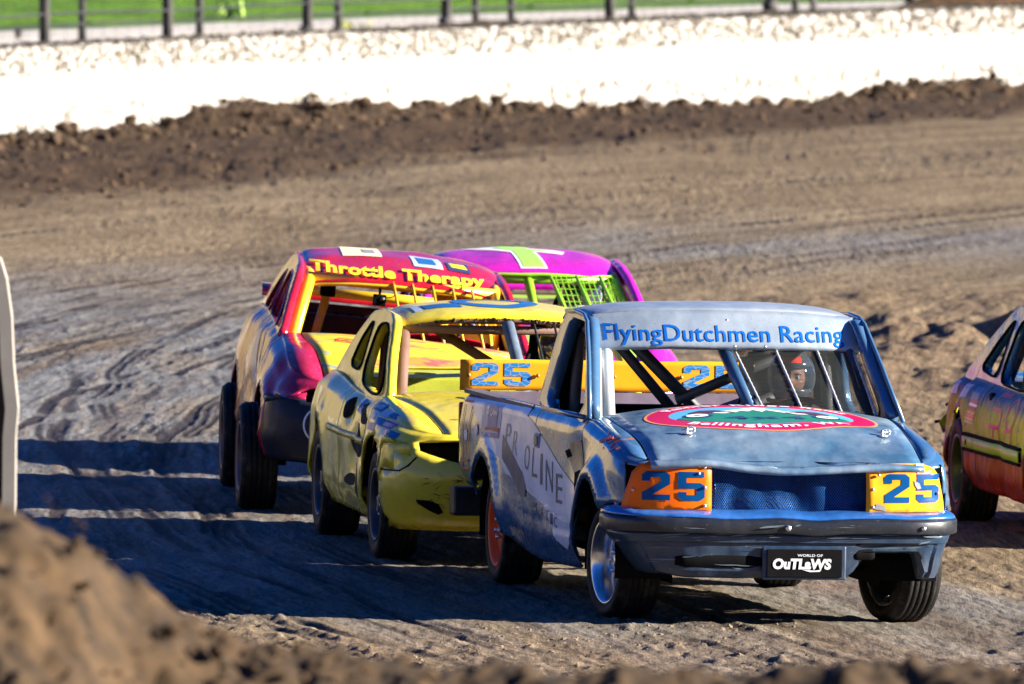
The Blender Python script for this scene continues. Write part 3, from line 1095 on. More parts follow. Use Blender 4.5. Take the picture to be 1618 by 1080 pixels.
def wheel(car, x, y, r, wid, rr, steer=0.0, rimmat=None, style='steel', side=-1, dish=0.06):
    """side -1: outer face towards -y. hub part > tyre, rim"""
    key = (round(r, 3), round(wid, 3), round(rr, 3), style, rimmat.name, round(dish, 3))
    if key not in _wheel_cache:
        h = wid / 2
        prof = [(rr, -h * .80), (rr + .012, -h * .93), (lerp(rr, r, .45), -h * 1.03), (lerp(rr, r, .8), -h * .99), (r - .018, -h * .90), (r - .006, -h * .78)]
        ribs = 5
        for k in range(ribs):
            a, b = lerp(-h * .74, h * .74, k / ribs), lerp(-h * .74, h * .74, (k + 1) / ribs)
            prof += [(r - .009, a), (r, a + .004), (r + .001, (a + b) / 2), (r, b - .004), (r - .009, b)]
        prof += [(r - .006, h * .78), (r - .018, h * .90), (lerp(rr, r, .8), h * .99), (lerp(rr, r, .45), h * 1.03), (rr + .012, h * .93), (rr, h * .80)]
        mb = MB().lathe(prof, 56)
        tyre = new_mesh("tyre", mb, M_RUB)
        # rim: barrel + dished face, holes as separate dark recess
        mb = MB()
        o = -h * .86
        mb.lathe([(rr + .016, o - .004), (rr + .010, o - .014), (rr - .004, o - .010), (rr - .012, o + .004), (rr - .022, o + .02), (rr - .034, o + dish), (rr - .036, h * .8), (rr + .01, h * .85)], 48)
        fz = o + dish
        if style == 'disc':
            mb.lathe([(rr - .03, fz - .005), (rr - .05, fz - .012), (.09, fz - .016), (.0, fz - .016)], 40)
        elif style == 'steel':
            R1, R2 = rr - .036, .075
            ns = 8
            for k in range(ns):
                a0, a1 = 2 * math.pi * (k + .0) / ns, 2 * math.pi * (k + .60) / ns
                rows = []
                for q in range(4):
                    a = lerp(a0, a1, q / 3)
                    rows.append([(R1 * math.cos(a), fz, R1 * math.sin(a)), (lerp(R1, R2, .5) * math.cos(a), fz - .02, lerp(R1, R2, .5) * math.sin(a)), (R2 * math.cos(a), fz - .012, R2 * math.sin(a))])
                mb.grid(rows)
            mb.lathe([(rr - .036, fz), (rr - .055, fz - .004)], 40)
            mb.lathe([(lerp(R1, R2, .55), fz - .02), (R2, fz - .012), (.055, fz - .02), (.05, fz - .045), (0, fz - .045)], 32)
        else:   # five broad spokes, deep dish
            R1 = rr - .034
            for k in range(5):
                a = 2 * math.pi * k / 5 + .3
                ca, sa = math.cos(a), math.sin(a)
                def P(rad_, s, yy):
                    return (rad_ * ca - s * sa, yy, rad_ * sa + s * ca)
                rows = []
                for rad_, wdt, yy in ((R1, .062, fz + .03), (R1 * .75, .05, fz + .012), (R1 * .45, .045, fz), (.03, .04, fz - .005)):
                    rows.append([P(rad_, -wdt, yy + .03), P(rad_, -wdt * .8, yy), P(rad_, wdt * .8, yy), P(rad_, wdt, yy + .03)])
                mb.grid(rows)
            mb.lathe([(.07, fz), (.06, fz - .02), (.04, fz - .035), (0, fz - .035)], 24)
        rim = new_mesh("rim", mb, rimmat)
        mb = MB().lathe([(rr - .045, fz + .05), (rr - .045, h * .8), (.06, h * .82), (.06, fz + .05)], 32, close=True)
        mb.tube([(0, h * .8, 0), (0, h * 1.6, 0)], .05, 10)
        hub = new_mesh("wheel", mb, M_BLACK)
        mb = MB()
        for k in range(5):
            a = 2 * math.pi * k / 5
            mb.tube([(.05 * math.cos(a), fz - .045, .05 * math.sin(a)), (.05 * math.cos(a), fz - .02, .05 * math.sin(a))], .011, 6)
        nuts = new_mesh("lug_nuts", mb, M_BOLT)
        _wheel_cache[key] = (hub, tyre, rim, nuts)
    hub, tyre, rim, nuts = _wheel_cache[key]
    w_ = bpy.data.objects.new("wheel", hub)
    COL.objects.link(w_)
    w_.parent = car
    w_.location = (x, y, r - .008)
    w_.rotation_euler = (0, random.uniform(0, 1), steer + (math.pi if side > 0 else 0))
    for nm, me in (("tyre", tyre), ("rim", rim), ("lug_nuts", nuts)):
        c = bpy.data.objects.new(nm, me)
        COL.objects.link(c)
        c.parent = w_
        if nm == "lug_nuts":
            c["kind"] = "stuff"
    w_["_wheel"] = 1
    return w_

def ring(sp):
    """the lower body as panels that follow one rounded plan outline. Returns {part: MB} for each side"""
    W, n = sp['W'], sp.get('n', 4.5)
    XF, XR, zt, zb = sp['XF'], sp['XR'], sp['zt'], sp['zb']
    x0f, x0r = sp['x0f'], sp['x0r']
    vs_ = [0, .04, .09, .14, .19, .24, .29, .34, .39, .44, .49, .54, .59, .64, .69, .74, .785, .83, .87, .905, .935, .96, .98, .993, 1.0]
    ends = []
    for yf in (0, .1, .2, .3, .4, .5, .58, .66, .73, .79, .84, .88):
        ends.append(((1 - yf ** n) ** (1 / n), yf))
    last = ends[-1][0]
    for f in (.85, .7, .56, .43, .31, .20, .10):
        xf = last * f
        ends.append((xf, (1 - xf ** n) ** (1 / n)))
    cols = [('R', a, b, None) for a, b in ends]
    seams = sorted(sp.get('seams', []))
    xs = list(np.arange(x0r, x0f + 1e-6, (x0f - x0r) / round((x0f - x0r) / 0.034)))
    for s in seams:
        xs = [x for x in xs if abs(x - s) > 0.016] + [s - .006, s + .006]
    xs.sort()
    cols += [('S', 0, 1, x) for x in xs]
    cols += [('F', a, b, None) for a, b in reversed(ends)]
    arches = sp['arches']
    mouth = sp.get('mouth')
    out = {}
    tops = {}
    for side in (-1, 1):
        P = []
        for kind, xf, yf, xn in cols:
            row = []
            for v in vs_:
                if kind == 'S':
                    x = xn
                    z = zb(x) + (zt(x) - zb(x)) * v
                    if mouth:
                        pass
                else:
                    X = XF if kind == 'F' else XR
                    x0 = x0f if kind == 'F' else x0r
                    tip = X(0.55)
                    xq = x0 + (tip - x0) * xf
                    z = zb(xq) + (zt(xq) - zb(xq)) * v
                    if kind == 'F' and mouth:
                        j0, j1, zlo, zhi = mouth
                        yy = yf * W
                        a, b = zlo(yy), zhi(yy)
                        va, vb = vs_[j0], vs_[j1]
                        if v <= va:
                            zm = lerp(zb(xq), a, v / va)
                        elif v <= vb:
                            zm = lerp(a, b, (v - va) / (vb - va))
                        else:
                            zm = lerp(b, zt(xq), (v - vb) / (1 - vb))
                        z = lerp(z, zm, sstep(0.05, .45, xf))
                    x = x0 + (X(z) - x0) * xf
                ins = sp['inset'](v, x, z)
                y = yf * (W - ins)
                if kind == 'S' or xf < .6:
                    for (xa, za, ra, fl) in arches:
                        d = math.hypot(x - xa, z - za)
                        if z > za - .12:
                            y += fl * (1 - sstep(ra + .035, ra + .13, d)) * min(1, yf * yf) * (sstep(za - .12, za, z))
                sd = sp.get('seed', 0) + side * 3.7
                da = sp.get('dent', .01) * (1.0 if kind == 'S' else .8)
                fade = 1 - sstep(.9, 1, v) * .6
                dn_ = da * fade * (nz3(x * 2.0, z * 2.4, sd) + .55 * nz3(x * 5.1, z * 4.2, sd + 5) + .35 * abs(nz3(x * 8, z * 9, sd + 9)))
                for (dx, dz, dr, dd) in sp.get('dents', ()) if side < 0 else ():
                    dn_ -= dd * math.exp(-((x - dx) ** 2 + (z - dz) ** 2) / (dr * dr))
                if kind == 'S':
                    y += dn_
                else:
                    y += dn_ * yf ** 4
                    x += (dn_ * 1.0) * (1 if kind == 'F' else -1) * (1 - yf ** 6)
                row.append([x, y * side, z])
            P.append(row)
        # which faces stay
        nc, nr = len(cols), len(vs_)
        keep = {}
        for i in range(nc - 1):
            for j in range(nr - 1):
                q = (P[i][j], P[i + 1][j], P[i + 1][j + 1], P[i][j + 1])
                cx = sum(p[0] for p in q) / 4
                cy = sum(p[1] for p in q) / 4
                cz = sum(p[2] for p in q) / 4
                if cols[i][0] == 'S' and cols[i + 1][0] == 'S' and abs(cols[i + 1][3] - cols[i][3] - .012) < 1e-6:
                    continue
                dead = False
                if abs(cy) > .35:
                    for (xa, za, ra, fl) in arches:
                        if math.hypot(cx - xa, (cz - za)) < ra:
                            dead = True
                        if abs(cx - xa) < ra * .93 and cz < za - .0 and cz < .3:
                            dead = True
                if mouth and cols[i][0] == 'F' and mouth[0] <= j < mouth[1] and sp['mouth_open'](cy):
                    dead = True
                if sp.get('hole') and sp['hole'](cx, cy, cz):
                    dead = True
                if not dead:
                    keep[(i, j)] = sp['part'](cx, cy, cz)
        # round the arch edges
        for i in range(nc):
            for j in range(nr):
                p = P[i][j]
                around = [(i - 1, j - 1), (i - 1, j), (i, j - 1), (i, j)]
                k = sum(1 for a in around if a in keep)
                if 0 < k < 4 and abs(p[1]) > .35:
                    for (xa, za, ra, fl) in arches:
                        d = math.hypot(p[0] - xa, p[2] - za)
                        if ra - .06 < d < ra + .06 and p[2] > za - .2:
                            p[0] = xa + (p[0] - xa) * ra / d
                            p[2] = za + (p[2] - za) * ra / d
        for (i, j), nm in keep.items():
            if nm is None:
                continue
            mb = out.setdefault((nm, side), MB())
            ids = mb.__dict__.setdefault('ids', {})
            f = []
            for a, b in ((i, j), (i + 1, j), (i + 1, j + 1), (i, j + 1)):
                if (a, b) not in ids:
                    ids[(a, b)] = len(mb.v)
                    mb.v.append(tuple(P[a][b]))
                f.append(ids[(a, b)])
            mb.f.append(tuple(f if side < 0 else f[::-1]))
        tops[side] = [(cols[i][0], *P[i][nr - 1]) for i in range(nc)]
    return out, tops

def top_deck(tops, xa, xb, crown, hw, part, W, ncol=18, extra=None, gap=0.006):
    """sheet between the two top edges from xa to xb; columns split at +-hw(x). part(x, |y|, hw) -> name"""
    R = [p for p in tops[-1] if xa <= p[1] <= xb and abs(p[2]) > 0.02]
    Lk = {i: p for i, p in enumerate(tops[1])}
    idx = [i for i, p in enumerate(tops[-1]) if xa <= p[1] <= xb and abs(p[2]) > 0.02]
    out = {}
    rows = []
    for i in idx:
        pr, pl = tops[-1][i], Lk[i]
        x = (pr[1] + pl[1]) / 2
        h = hw(x)
        ye = min(-pr[2], pl[2])
        ys = [-1.0 * abs(pr[2])]
        inner = [-(h + gap), -(h - gap)] + [lerp(-(h - gap), h - gap, k / ncol) for k in range(1, ncol)] + [h - gap, h + gap]
        ys += [max(-abs(pr[2]), min(abs(pl[2]), y)) for y in inner]
        ys += [abs(pl[2])]
        row = []
        for y in ys:
            t = (y + abs(pr[2])) / (abs(pr[2]) + abs(pl[2]))
            z0 = lerp(pr[3], pl[3], t)
            xx = lerp(pr[1], pl[1], t)
            e = abs(pr[2]) if y < 0 else abs(pl[2])
            z = z0 + crown(xx) * ((e / W) ** 2.6 - (abs(y) / W) ** 2.6)
            if extra:
                z += extra(xx, y) * min(1, (e - abs(y)) / .08)
            row.append((xx, y, z))
        rows.append((x, h, row))
    for a in range(len(rows) - 1):
        x = (rows[a][0] + rows[a + 1][0]) / 2
        h = (rows[a][1] + rows[a + 1][1]) / 2
        n = len(rows[a][2])
        for k in range(n - 1):
            q = [rows[a][2][k], rows[a][2][k + 1], rows[a + 1][2][k + 1], rows[a + 1][2][k]]
            if (k == 1 or k == n - 3):
                if max(abs(p[1]) for p in q) > h - gap * .5:
                    if part(x, 0, h) == 'hood' or part(x, 0, h) == 'boot_lid':
                        continue
            if abs(q[1][1] - q[0][1]) < 1e-5 and abs(q[2][1] - q[3][1]) < 1e-5:
                continue
            cy = sum(p[1] for p in q) / 4
            nm = part(x, abs(cy), h)
            sd = 0 if nm in ('hood', 'boot_lid') else (-1 if cy < 0 else 1)
            mb = out.setdefault((nm, sd), MB())
            mb.add(q, [(0, 1, 2, 3)])
    return out

def sheet(outline, holes, to3, maxlen=0.07):
    """flat outline with window openings, laid on a curved side by to3(u, v)"""
    vs, fs = poly2d(outline, holes)
    bm = bmesh.new()
    bv = [bm.verts.new((x, y, 0)) for x, y in vs]
    for f in fs:
        try:
            bm.faces.new([bv[i] for i in f])
        except ValueError:
            pass
    for _ in range(5):
        es = [e for e in bm.edges if e.calc_length() > maxlen]
        if not es:
            break
        bmesh.ops.subdivide_edges(bm, edges=es, cuts=1)
        bmesh.ops.triangulate(bm, faces=bm.faces)
    mb = MB()
    bm.verts.index_update()
    mb.v = [tuple(to3(v.co.x, v.co.y)) for v in bm.verts]
    mb.f = [tuple(v.index for v in f.verts) for f in bm.faces]
    bm.free()
    return mb

def smooth_poly(pts, it=2, keep=0.25):
    for _ in range(it):
        o = []
        for i, p in enumerate(pts):
            q = pts[(i + 1) % len(pts)]
            o.append((lerp(p[0], q[0], keep), lerp(p[1], q[1], keep)))
            o.append((lerp(p[0], q[0], 1 - keep), lerp(p[1], q[1], 1 - keep)))
        pts = o
    return pts

def place_car(root, ox, oy, yaw):
    """stand a car whose front axle is over (ox, oy) on the sloping track"""
    a = rad(yaw)
    f = Vector((math.sin(a), -math.cos(a), SLOPE * math.sin(a))).normalized()
    l = Vector((math.cos(a), math.sin(a), SLOPE * math.cos(a))).normalized()
    u = f.cross(l)
    M = Matrix((f, l, u)).transposed().to_4x4()
    M.translation = Vector((ox, oy, SLOPE * ox))
    root.matrix_world = M
    return M

def tilt_body(root, ang, piv=0.35, dz=0.0, pitch=0.0, px=-1.2):
    T = (Matrix.Translation((0, 0, piv + dz)) @ Matrix.Rotation(ang, 4, 'X') @ Matrix.Translation((0, 0, -piv))
         @ Matrix.Translation((px, 0, piv)) @ Matrix.Rotation(pitch, 4, 'Y') @ Matrix.Translation((-px, 0, -piv)))
    for c in root.children:
        if "_wheel" not in c:
            c.matrix_local = T @ c.matrix_local

def under(root, W, x0, x1, arches, zfloor=.24, mat=None, wells=True, firewall=-.42, fh=.7):
    """floor pan, inner arches and bulkhead"""
    mat = mat or M_BLACK
    mb = MB()
    mb.box(((x0 + x1) / 2, 0, zfloor), (x1 - x0 - .5, 2 * (W - .34), .04))
    xm0 = max(a[0] for a in arches) - .45
    xm1 = min(a[0] for a in arches) + .45
    mb.box(((xm0 + xm1) / 2, 0, zfloor + .001), (xm0 - xm1, 2 * (W - .07), .038))
    obj("floor_pan", mb, mat, root, smooth=False)
    for (xa, za, ra, fl) in arches:
        for s in (-1, 1):
            mb = MB()
            rows = []
            for k in range(15):
                t = math.pi * (k / 14.0) * 1.12 - .06 * math.pi
                rows.append([(xa + (ra + .004) * math.cos(t), s * yy, za + (ra + .004) * math.sin(t)) for yy in (W - .035, W - .33)])
            mb.grid(rows)
            mb.add([(xa + (ra + .004) * math.cos(math.pi * k / 14.0), s * (W - .33), za + (ra + .004) * math.sin(math.pi * k / 14.0)) for k in range(15)]
                   + [(xa - ra, s * (W - .33), .2), (xa + ra, s * (W - .33), .2)], [tuple(range(17))])
            obj("inner_arch", mb, M_BLACK, root, smooth=False)
    mb = MB()
    mb.box((firewall, 0, zfloor + fh / 2), (.02, 2 * (W - .12), fh))
    obj("firewall", mb, mat, root, smooth=False)

def cage(root, mat, tubes, r=.022):
    """first tube is the part, the others its pieces"""
    first = None
    for pts in tubes:
        rr_ = r
        if isinstance(pts, tuple):
            pts, rr_ = pts
        mb = MB().tube(bend(pts), rr_, 10)
        if first is None:
            first = obj("roll_cage", mb, mat, root)
        else:
            obj("cage_tube", mb, mat, first)
    return first

def bend(pts, rad_=.09, n=4):
    """round the corners of a tube run"""
    pts = [Vector(p) for p in pts]
    if len(pts) < 3:
        return pts
    o = [pts[0]]
    for i in range(1, len(pts) - 1):
        a, b, c = pts[i - 1], pts[i], pts[i + 1]
        r1 = min(rad_, (a - b).length * .45, (c - b).length * .45)
        p, q = b + (a - b).normalized() * r1, b + (c - b).normalized() * r1
        for k in range(n + 1):
            t = k / n
            o.append((1 - t) ** 2 * p + 2 * t * (1 - t) * b + t * t * q)
    o.append(pts[-1])
    return o

def bolts(name, root, pts, r=.012, axis='X', mat=None):
    for p in pts:
        mb = MB()
        d = {'X': (.012, 0, 0), 'Y': (0, -.012, 0), 'Z': (0, 0, .012)}[axis]
        mb.tube([p, tuple(a + b for a, b in zip(p, d))], [r, r * .7], 8)
        obj(name, mb, mat or M_BOLT, root)

def side_ray(u, v, y0=-3.0):
    return (u, y0, v), (0, 1, 0)

def front_ray(u, v):
    return (3.0, u, v), (-1, 0, 0)

def top_ray(u, v):
    return (u, v, 3.0), (0, 0, -1)

# ------------------------------------------------------------------ pickup truck 25
TB = paint("truck_blue", (0.035, 0.125, 0.27), 0.22, 0.25, 0.35, 0.5, 0.02, 0.35, (0.20, 0.17, 0.13), 1.0, (0.075, 0.17, 0.29))
THOOD = paint("truck_hood_grey", (0.06, 0.16, 0.27), 0.34, 0.35, 0.35, 0.3, 0.06, 0.35, (0.22, 0.19, 0.15), 1.0, (0.28, 0.37, 0.44))
TVIS = paint("truck_visor", (0.26, 0.33, 0.40), 0.42, 0.3, 0.4, 0.2, 0.03, 0.4, (0.16, 0.15, 0.14), 1.0, (0.36, 0.42, 0.48))
TBLK = paint("truck_bumper_black", (0.006, 0.009, 0.015), 0.36, 0.1, 0.22, 0.15, 0.03, 0.25, (0.07, 0.06, 0.05))
TVAL = paint("truck_valance", (0.010, 0.030, 0.066), 0.34, 0.1, 0.35, 0.2, 0.05, 0.5, (0.09, 0.08, 0.065))
TTOP = paint("truck_bumper_blue", (0.02, 0.13, 0.42), 0.22, 0.3, 0.25, 0.5, 0.05, 0.4)
TMESH = plain("grille_blue", (0.035, 0.17, 0.52), 0.28, 0.3, 0.6, 6)
ORANGE = decalmat("number_orange", (0.90, 0.15, 0.004), 0.35, 0.15, dirtcol=(0.35, 0.12, 0.02))
ORANGE_W_SUN = decalmat("number_orange_worn_sunlit", (0.86, 0.34, 0.015), 0.3, 0.5, dirtcol=(0.30, 0.16, 0.06))  # wear, over a yellower orange that holds the sunlit tone
NBLUE = decalmat("number_blue", (0.0, 0.06, 0.20), 0.35, 0.12)
NBLUE_C = decalmat("number_blue_cracked", (0.02, 0.17, 0.44), 0.35, 0.12, crack=True)
WHITE_D = decalmat("vinyl_white", (0.80, 0.82, 0.84), 0.22, 0.25, dirtcol=(0.28, 0.26, 0.24))
NAVY_D = decalmat("vinyl_navy", (0.03, 0.05, 0.13), 0.3, 0.25)
GREY_D = decalmat("vinyl_grey", (0.26, 0.27, 0.29), 0.35, 0.3)
RED_D = decalmat("vinyl_red", (0.55, 0.02, 0.02), 0.4, 0.15)
ORLINE = decalmat("vinyl_orange_line", (0.75, 0.14, 0.03), 0.4, 0.2)

truck = thing("pickup_truck", "scuffed blue and grey racing pickup with orange 25 panels leading the line", "pickup truck", group="race cars in the line")
tsp = dict(
    W=0.862, n=4.6, x0f=0.22, x0r=-3.72,
    XF=curve1([(.2, .62), (.55, .70), (.70, .695), (.80, .68), (.86, .63)]),
    XR=lambda z: -3.955,
    zt=curve1([(-3.96, .953), (-1.96, .985), (-.5, .985), (0, .94), (.4, .885), (.6, .838), (.7, .81)]),
    zb=curve1([(-3.96, .49), (-3.4, .46), (-2.7, .29), (-1.5, .205), (-.45, .225), (.3, .5), (.75, .56)]),
    inset=lambda v, x, z: .04 * (1 - sstep(0, .2, v)) + .02 * sstep(.6, 1, v) + .035 * sstep(.88, 1, v) ** 2 + .006 * math.exp(-((z - .40) / .02) ** 2),
    arches=[(0.0, .30, .405, .045), (-3.0, .30, .365, .03)],
    seams=[-1.95, -1.70, -.47], seed=1.0, dent=.006,
    dents=[(-.62, .80, .16, .04), (-.45, .70, .10, .03), (-.9, .55, .25, .015), (-1.3, .62, .2, .012), (-2.3, .5, .2, .012), (.45, .62, .12, .02)],
    hole=lambda x, y, z: (x > .53 and abs(y) < .90 and z < (.83 if abs(y) < .68 else .80)) or (x > .30 and z < .60),
    part=lambda x, y, z: 'bed_side' if x < -1.95 and x > -3.9 else ('tailgate' if x <= -3.9 else ('cab_corner' if x < -1.70 else ('door' if x < -.47 else 'fender'))))
tr, ttops = ring(tsp)
def t_extra(x, y):
    e = 0.012 * nz3(x * 3, y * 3, 4) * sstep(-.4, .3, x)
    e -= 0.035 * math.exp(-((x - .66) / .13) ** 2 - ((y - .02) / .33) ** 2)      # front lip pushed down in the middle
    e += 0.02 * math.exp(-((x - .66) / .12) ** 2 - ((y + .45) / .16) ** 2)
    return e
th_ = top_deck(ttops, -.46, .72, lambda x: .075 * (1 - sstep(.1, .7, x) * .75), lambda x: lerp(.735, .70, sstep(-.4, .5, x)), lambda x, ay, h: 'hood' if ay < h else 'fender', .80, 22, t_extra)
tparts = {}
for src in (tr, th_):
    for k_, mb in src.items():
        if k_ in tparts:
            tparts[k_].add(mb.v, mb.f)
        else:
            tparts[k_] = MB().add(mb.v, mb.f)
M_BUSH = {'hood': THOOD, 'bed_side': TB, 'tailgate': TB, 'cab_corner': TB, 'door': TB, 'fender': TB}
for (nm, sd), mb in tparts.items():
    obj(nm, mb, M_BUSH[nm], truck, merge=.0008, solid=.012, face=(0, 0, 1) if nm == 'hood' else ((-1, 0, 0) if nm == 'tailgate' else (0, sd, 0)))
# rolled front lip of the hood
rows = []
for k in range(41):
    y = lerp(-.70, .70, k / 40)
    xx = .22 + (.69 - .22) * (1 - (abs(y) / .862) ** 4.6) ** (1 / 4.6)
    z0 = .826 + t_extra(.66, y) * .9 - .012 * (abs(y) / .7) ** 2
    rows.append([(xx - .03, y, z0 + .012), (xx + .004, y, z0 + .002), (xx + .016, y, z0 - .012), (xx + .010, y, z0 - .03), (xx - .02, y, z0 - .034)])
obj("hood_lip", MB().grid(rows), THOOD, truck, solid=.006)
tb = bvh_of(*tparts.values())

# front bumper, valance
def plan_x(y, tip, x0, W, n=3.6):
    return x0 + (tip - x0) * max(0, 1 - min(1, abs(y) / W) ** n) ** (1 / n)
def sweep_front(prof, tip, x0, W, n=3.6, ymax=None, wob=0.004, seed=0, y0=None, y1=None, zfun=None, taper=0.0):
    rows = []
    K = 60
    for k in range(K + 1):
        if y0 is None:
            t = lerp(-1, 1, k / K)
            y = W * math.copysign(1 - (1 - abs(t)) ** 1.6, t) * .9995
        else:
            y = lerp(y0, y1, k / K)
        row = []
        for dx, z in prof:
            zz = z + (zfun(y, z) if zfun else 0)
            row.append((plan_x(y, tip, x0, W, n) * 1 + dx * (1 if abs(y) < W * .9 else .6) + wob * nz3(y * 5, zz * 6, seed), y * (1 + dx * .35 / W) * (1 - taper * max(0, .47 - z) / .22 * (1.0 if y < 0 else .35) * sstep(.45, .9, abs(y))), zz + wob * .7 * nz3(y * 4, seed + 2, z)))
        rows.append(row)
    return MB().grid(rows)
dentz = lambda y, z: -.012 * math.exp(-((y - .12) / .10) ** 2) - .006 * math.exp(-((y + .3) / .2) ** 2)
bp = obj("bumper", sweep_front([(-.006, .5545), (.004, .548), (.010, .540), (.012, .535), (.012, .487), (.008, .480), (-.02, .474), (-.05, .47)], .785, .28, .905, 4.2, wob=.005, zfun=dentz), TBLK, truck, solid=.006, sharp=32)
tcap = obj("bumper_cap", sweep_front([(-.20, .600), (-.12, .592), (-.06, .582), (-.02, .570), (-.004, .5560)], .785, .28, .905, 4.2, wob=.010, seed=3, zfun=dentz), TTOP, bp, solid=.006, label="blue top face of the bumper")  # top face in a brighter blue than the black band below
def val_z(y, z):
    if z > .40:
        return 0
    lift = .13 * sstep(.30, .44, y) * (1 - sstep(.70, .76, y)) + .02 * sstep(-.5, -.8, y)
    return lift * (1 if z < .33 else .45)
val = obj("valance", sweep_front([(-.018, .472), (-.022, .452), (-.026, .430), (-.040, .425), (-.042, .40), (-.05, .37), (-.055, .33), (-.055, .285), (-.075, .255), (-.13, .245)], .785, .28, .885, 4.2, wob=.007, seed=6, zfun=val_z, taper=.16), TVAL, truck, solid=.008, sharp=32)
# pale scrapes across the bumper and valance, doubling as painted lip highlights
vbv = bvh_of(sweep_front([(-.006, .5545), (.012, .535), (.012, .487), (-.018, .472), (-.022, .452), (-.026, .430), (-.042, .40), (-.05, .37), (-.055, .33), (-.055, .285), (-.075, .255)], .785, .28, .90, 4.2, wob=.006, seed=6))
SCR = decalmat("scraped_paint_glint", (0.10, 0.135, 0.165), .5, .6, dirtcol=(0.02, 0.03, 0.05))
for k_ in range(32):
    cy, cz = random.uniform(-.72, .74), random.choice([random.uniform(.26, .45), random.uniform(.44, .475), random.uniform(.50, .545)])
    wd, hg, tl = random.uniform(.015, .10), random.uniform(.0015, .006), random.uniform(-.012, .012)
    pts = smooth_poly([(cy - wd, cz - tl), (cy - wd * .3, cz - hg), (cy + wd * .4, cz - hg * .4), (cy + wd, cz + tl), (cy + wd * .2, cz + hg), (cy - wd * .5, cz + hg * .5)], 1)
    decal("scrape_glint", poly2d(pts), front_ray, vbv, SCR, val, .012, .05)
# slots and fog recess
for (y0, y1, z0, z1) in ((-.58, -.14, .30, .365), (.33, .44, .345, .40)):
    mb = MB()
    rows = []
    for k in range(9):
        y = lerp(y0, y1, k / 8)
        x = plan_x(y, .785, .28, .885, 4.2) - .0535
        pin = .012 * (1 if k in (0, 8) else 0)
        rows.append([(x, y, z0 + pin), (x + .004, y, z0 + .004 + pin), (x + .004, y, z1 - .004 - pin), (x, y, z1 - pin)])
    mb.grid(rows)
    obj("air_slot", mb, M_BLACK, val, solid=.004)
# number plate in its recess
rows = [[(plan_x(y, .785, .28, .885, 4.2) + dx, y, z) for dx, z in ((-.05, .412), (-.022, .405), (-.022, .252), (-.05, .245))] for y in (-.135, .28)]
mb = MB()
mb.box((.752, .073, .33), (.018, .43, .17))
fr = obj("plate_holder", mb, TVAL, truck, smooth=False, bevel=.008)
mb = MB()
mb.box((.7655, .073, .328), (.006, .385, .140))
pl = obj("number_plate", mb, M_BLACK, truck, smooth=False, bevel=.004)
pb = bvh_of(mb)
PWHITE = decalmat("plate_white", (0.62, 0.64, 0.66), 0.45, 0.35, dirtcol=(0.1, 0.09, 0.08))
decal("lettering", join2d(fit2d(text2d("WORLD OF", 1, .02), .13, .013, .10, .368), fit2d(text2d("OuTLaWS", 1, .05, .12), .30, .055, .06, .325)), front_ray, pb, PWHITE, pl, .003, .2)
decal("lettering", poly2d([(.06, .296), (.10, .285), (.15, .287), (.16, .298), (.13, .293), (.10, .294)]), front_ray, pb, PWHITE, pl, .003, .2)
mb = MB()
mb.tube([(.785, -.02, .505), (.81, -.02, .505)], [.017, .014], 12)
obj("bumper_bolt", mb, M_BOLT, truck)
mb = MB()
mb.tube([(.74, .68, .508), (.775, .68, .508)], [.014, .011], 12)
obj("bumper_bolt", mb, M_BOLT, truck)

# grille: crumpled expanded-metal sheet
def gx(y, z):
    return .640 + .030 * nz3(y * 4, z * 5, 3) + .032 * nz3(y * 9, z * 8, 8) - .05 * math.exp(-((y - .02) / .13) ** 2 - ((z - .80) / .05) ** 2)
mb = MB()
z = .575
r_ = 0
while z < .818:
    pts = []
    for k in range(133):
        y = lerp(-.372, .438, k / 132)
        zz = z + .0042 * (1 if (k + r_) % 2 else -1) + .006 * nz3(y * 5, z * 4, 1) - .03 * math.exp(-((y - .02) / .12) ** 2) * sstep(.72, .81, z)
        pts.append((gx(y, zz), y, zz))
    mb.tube(pts, .0024, 3, False)
    z += .0086
    r_ += 1
g_ = obj("grille", mb, TMESH, truck)
mb = MB()
mb.grid([[(gx(y, z) - .03, y, z) for z in np.linspace(.555, .83, 10)] for y in np.linspace(-.40, .46, 24)])
obj("grille_backing", mb, plain("dirty_blue_sheet", (0.012, 0.04, 0.12), 0.5, 0.2, 0.6, 9), g_)
mb = MB()
mb.box((.30, 0, .64), (.5, 1.62, .36))
obj("engine_bay", mb, M_BLACK, truck, smooth=False)

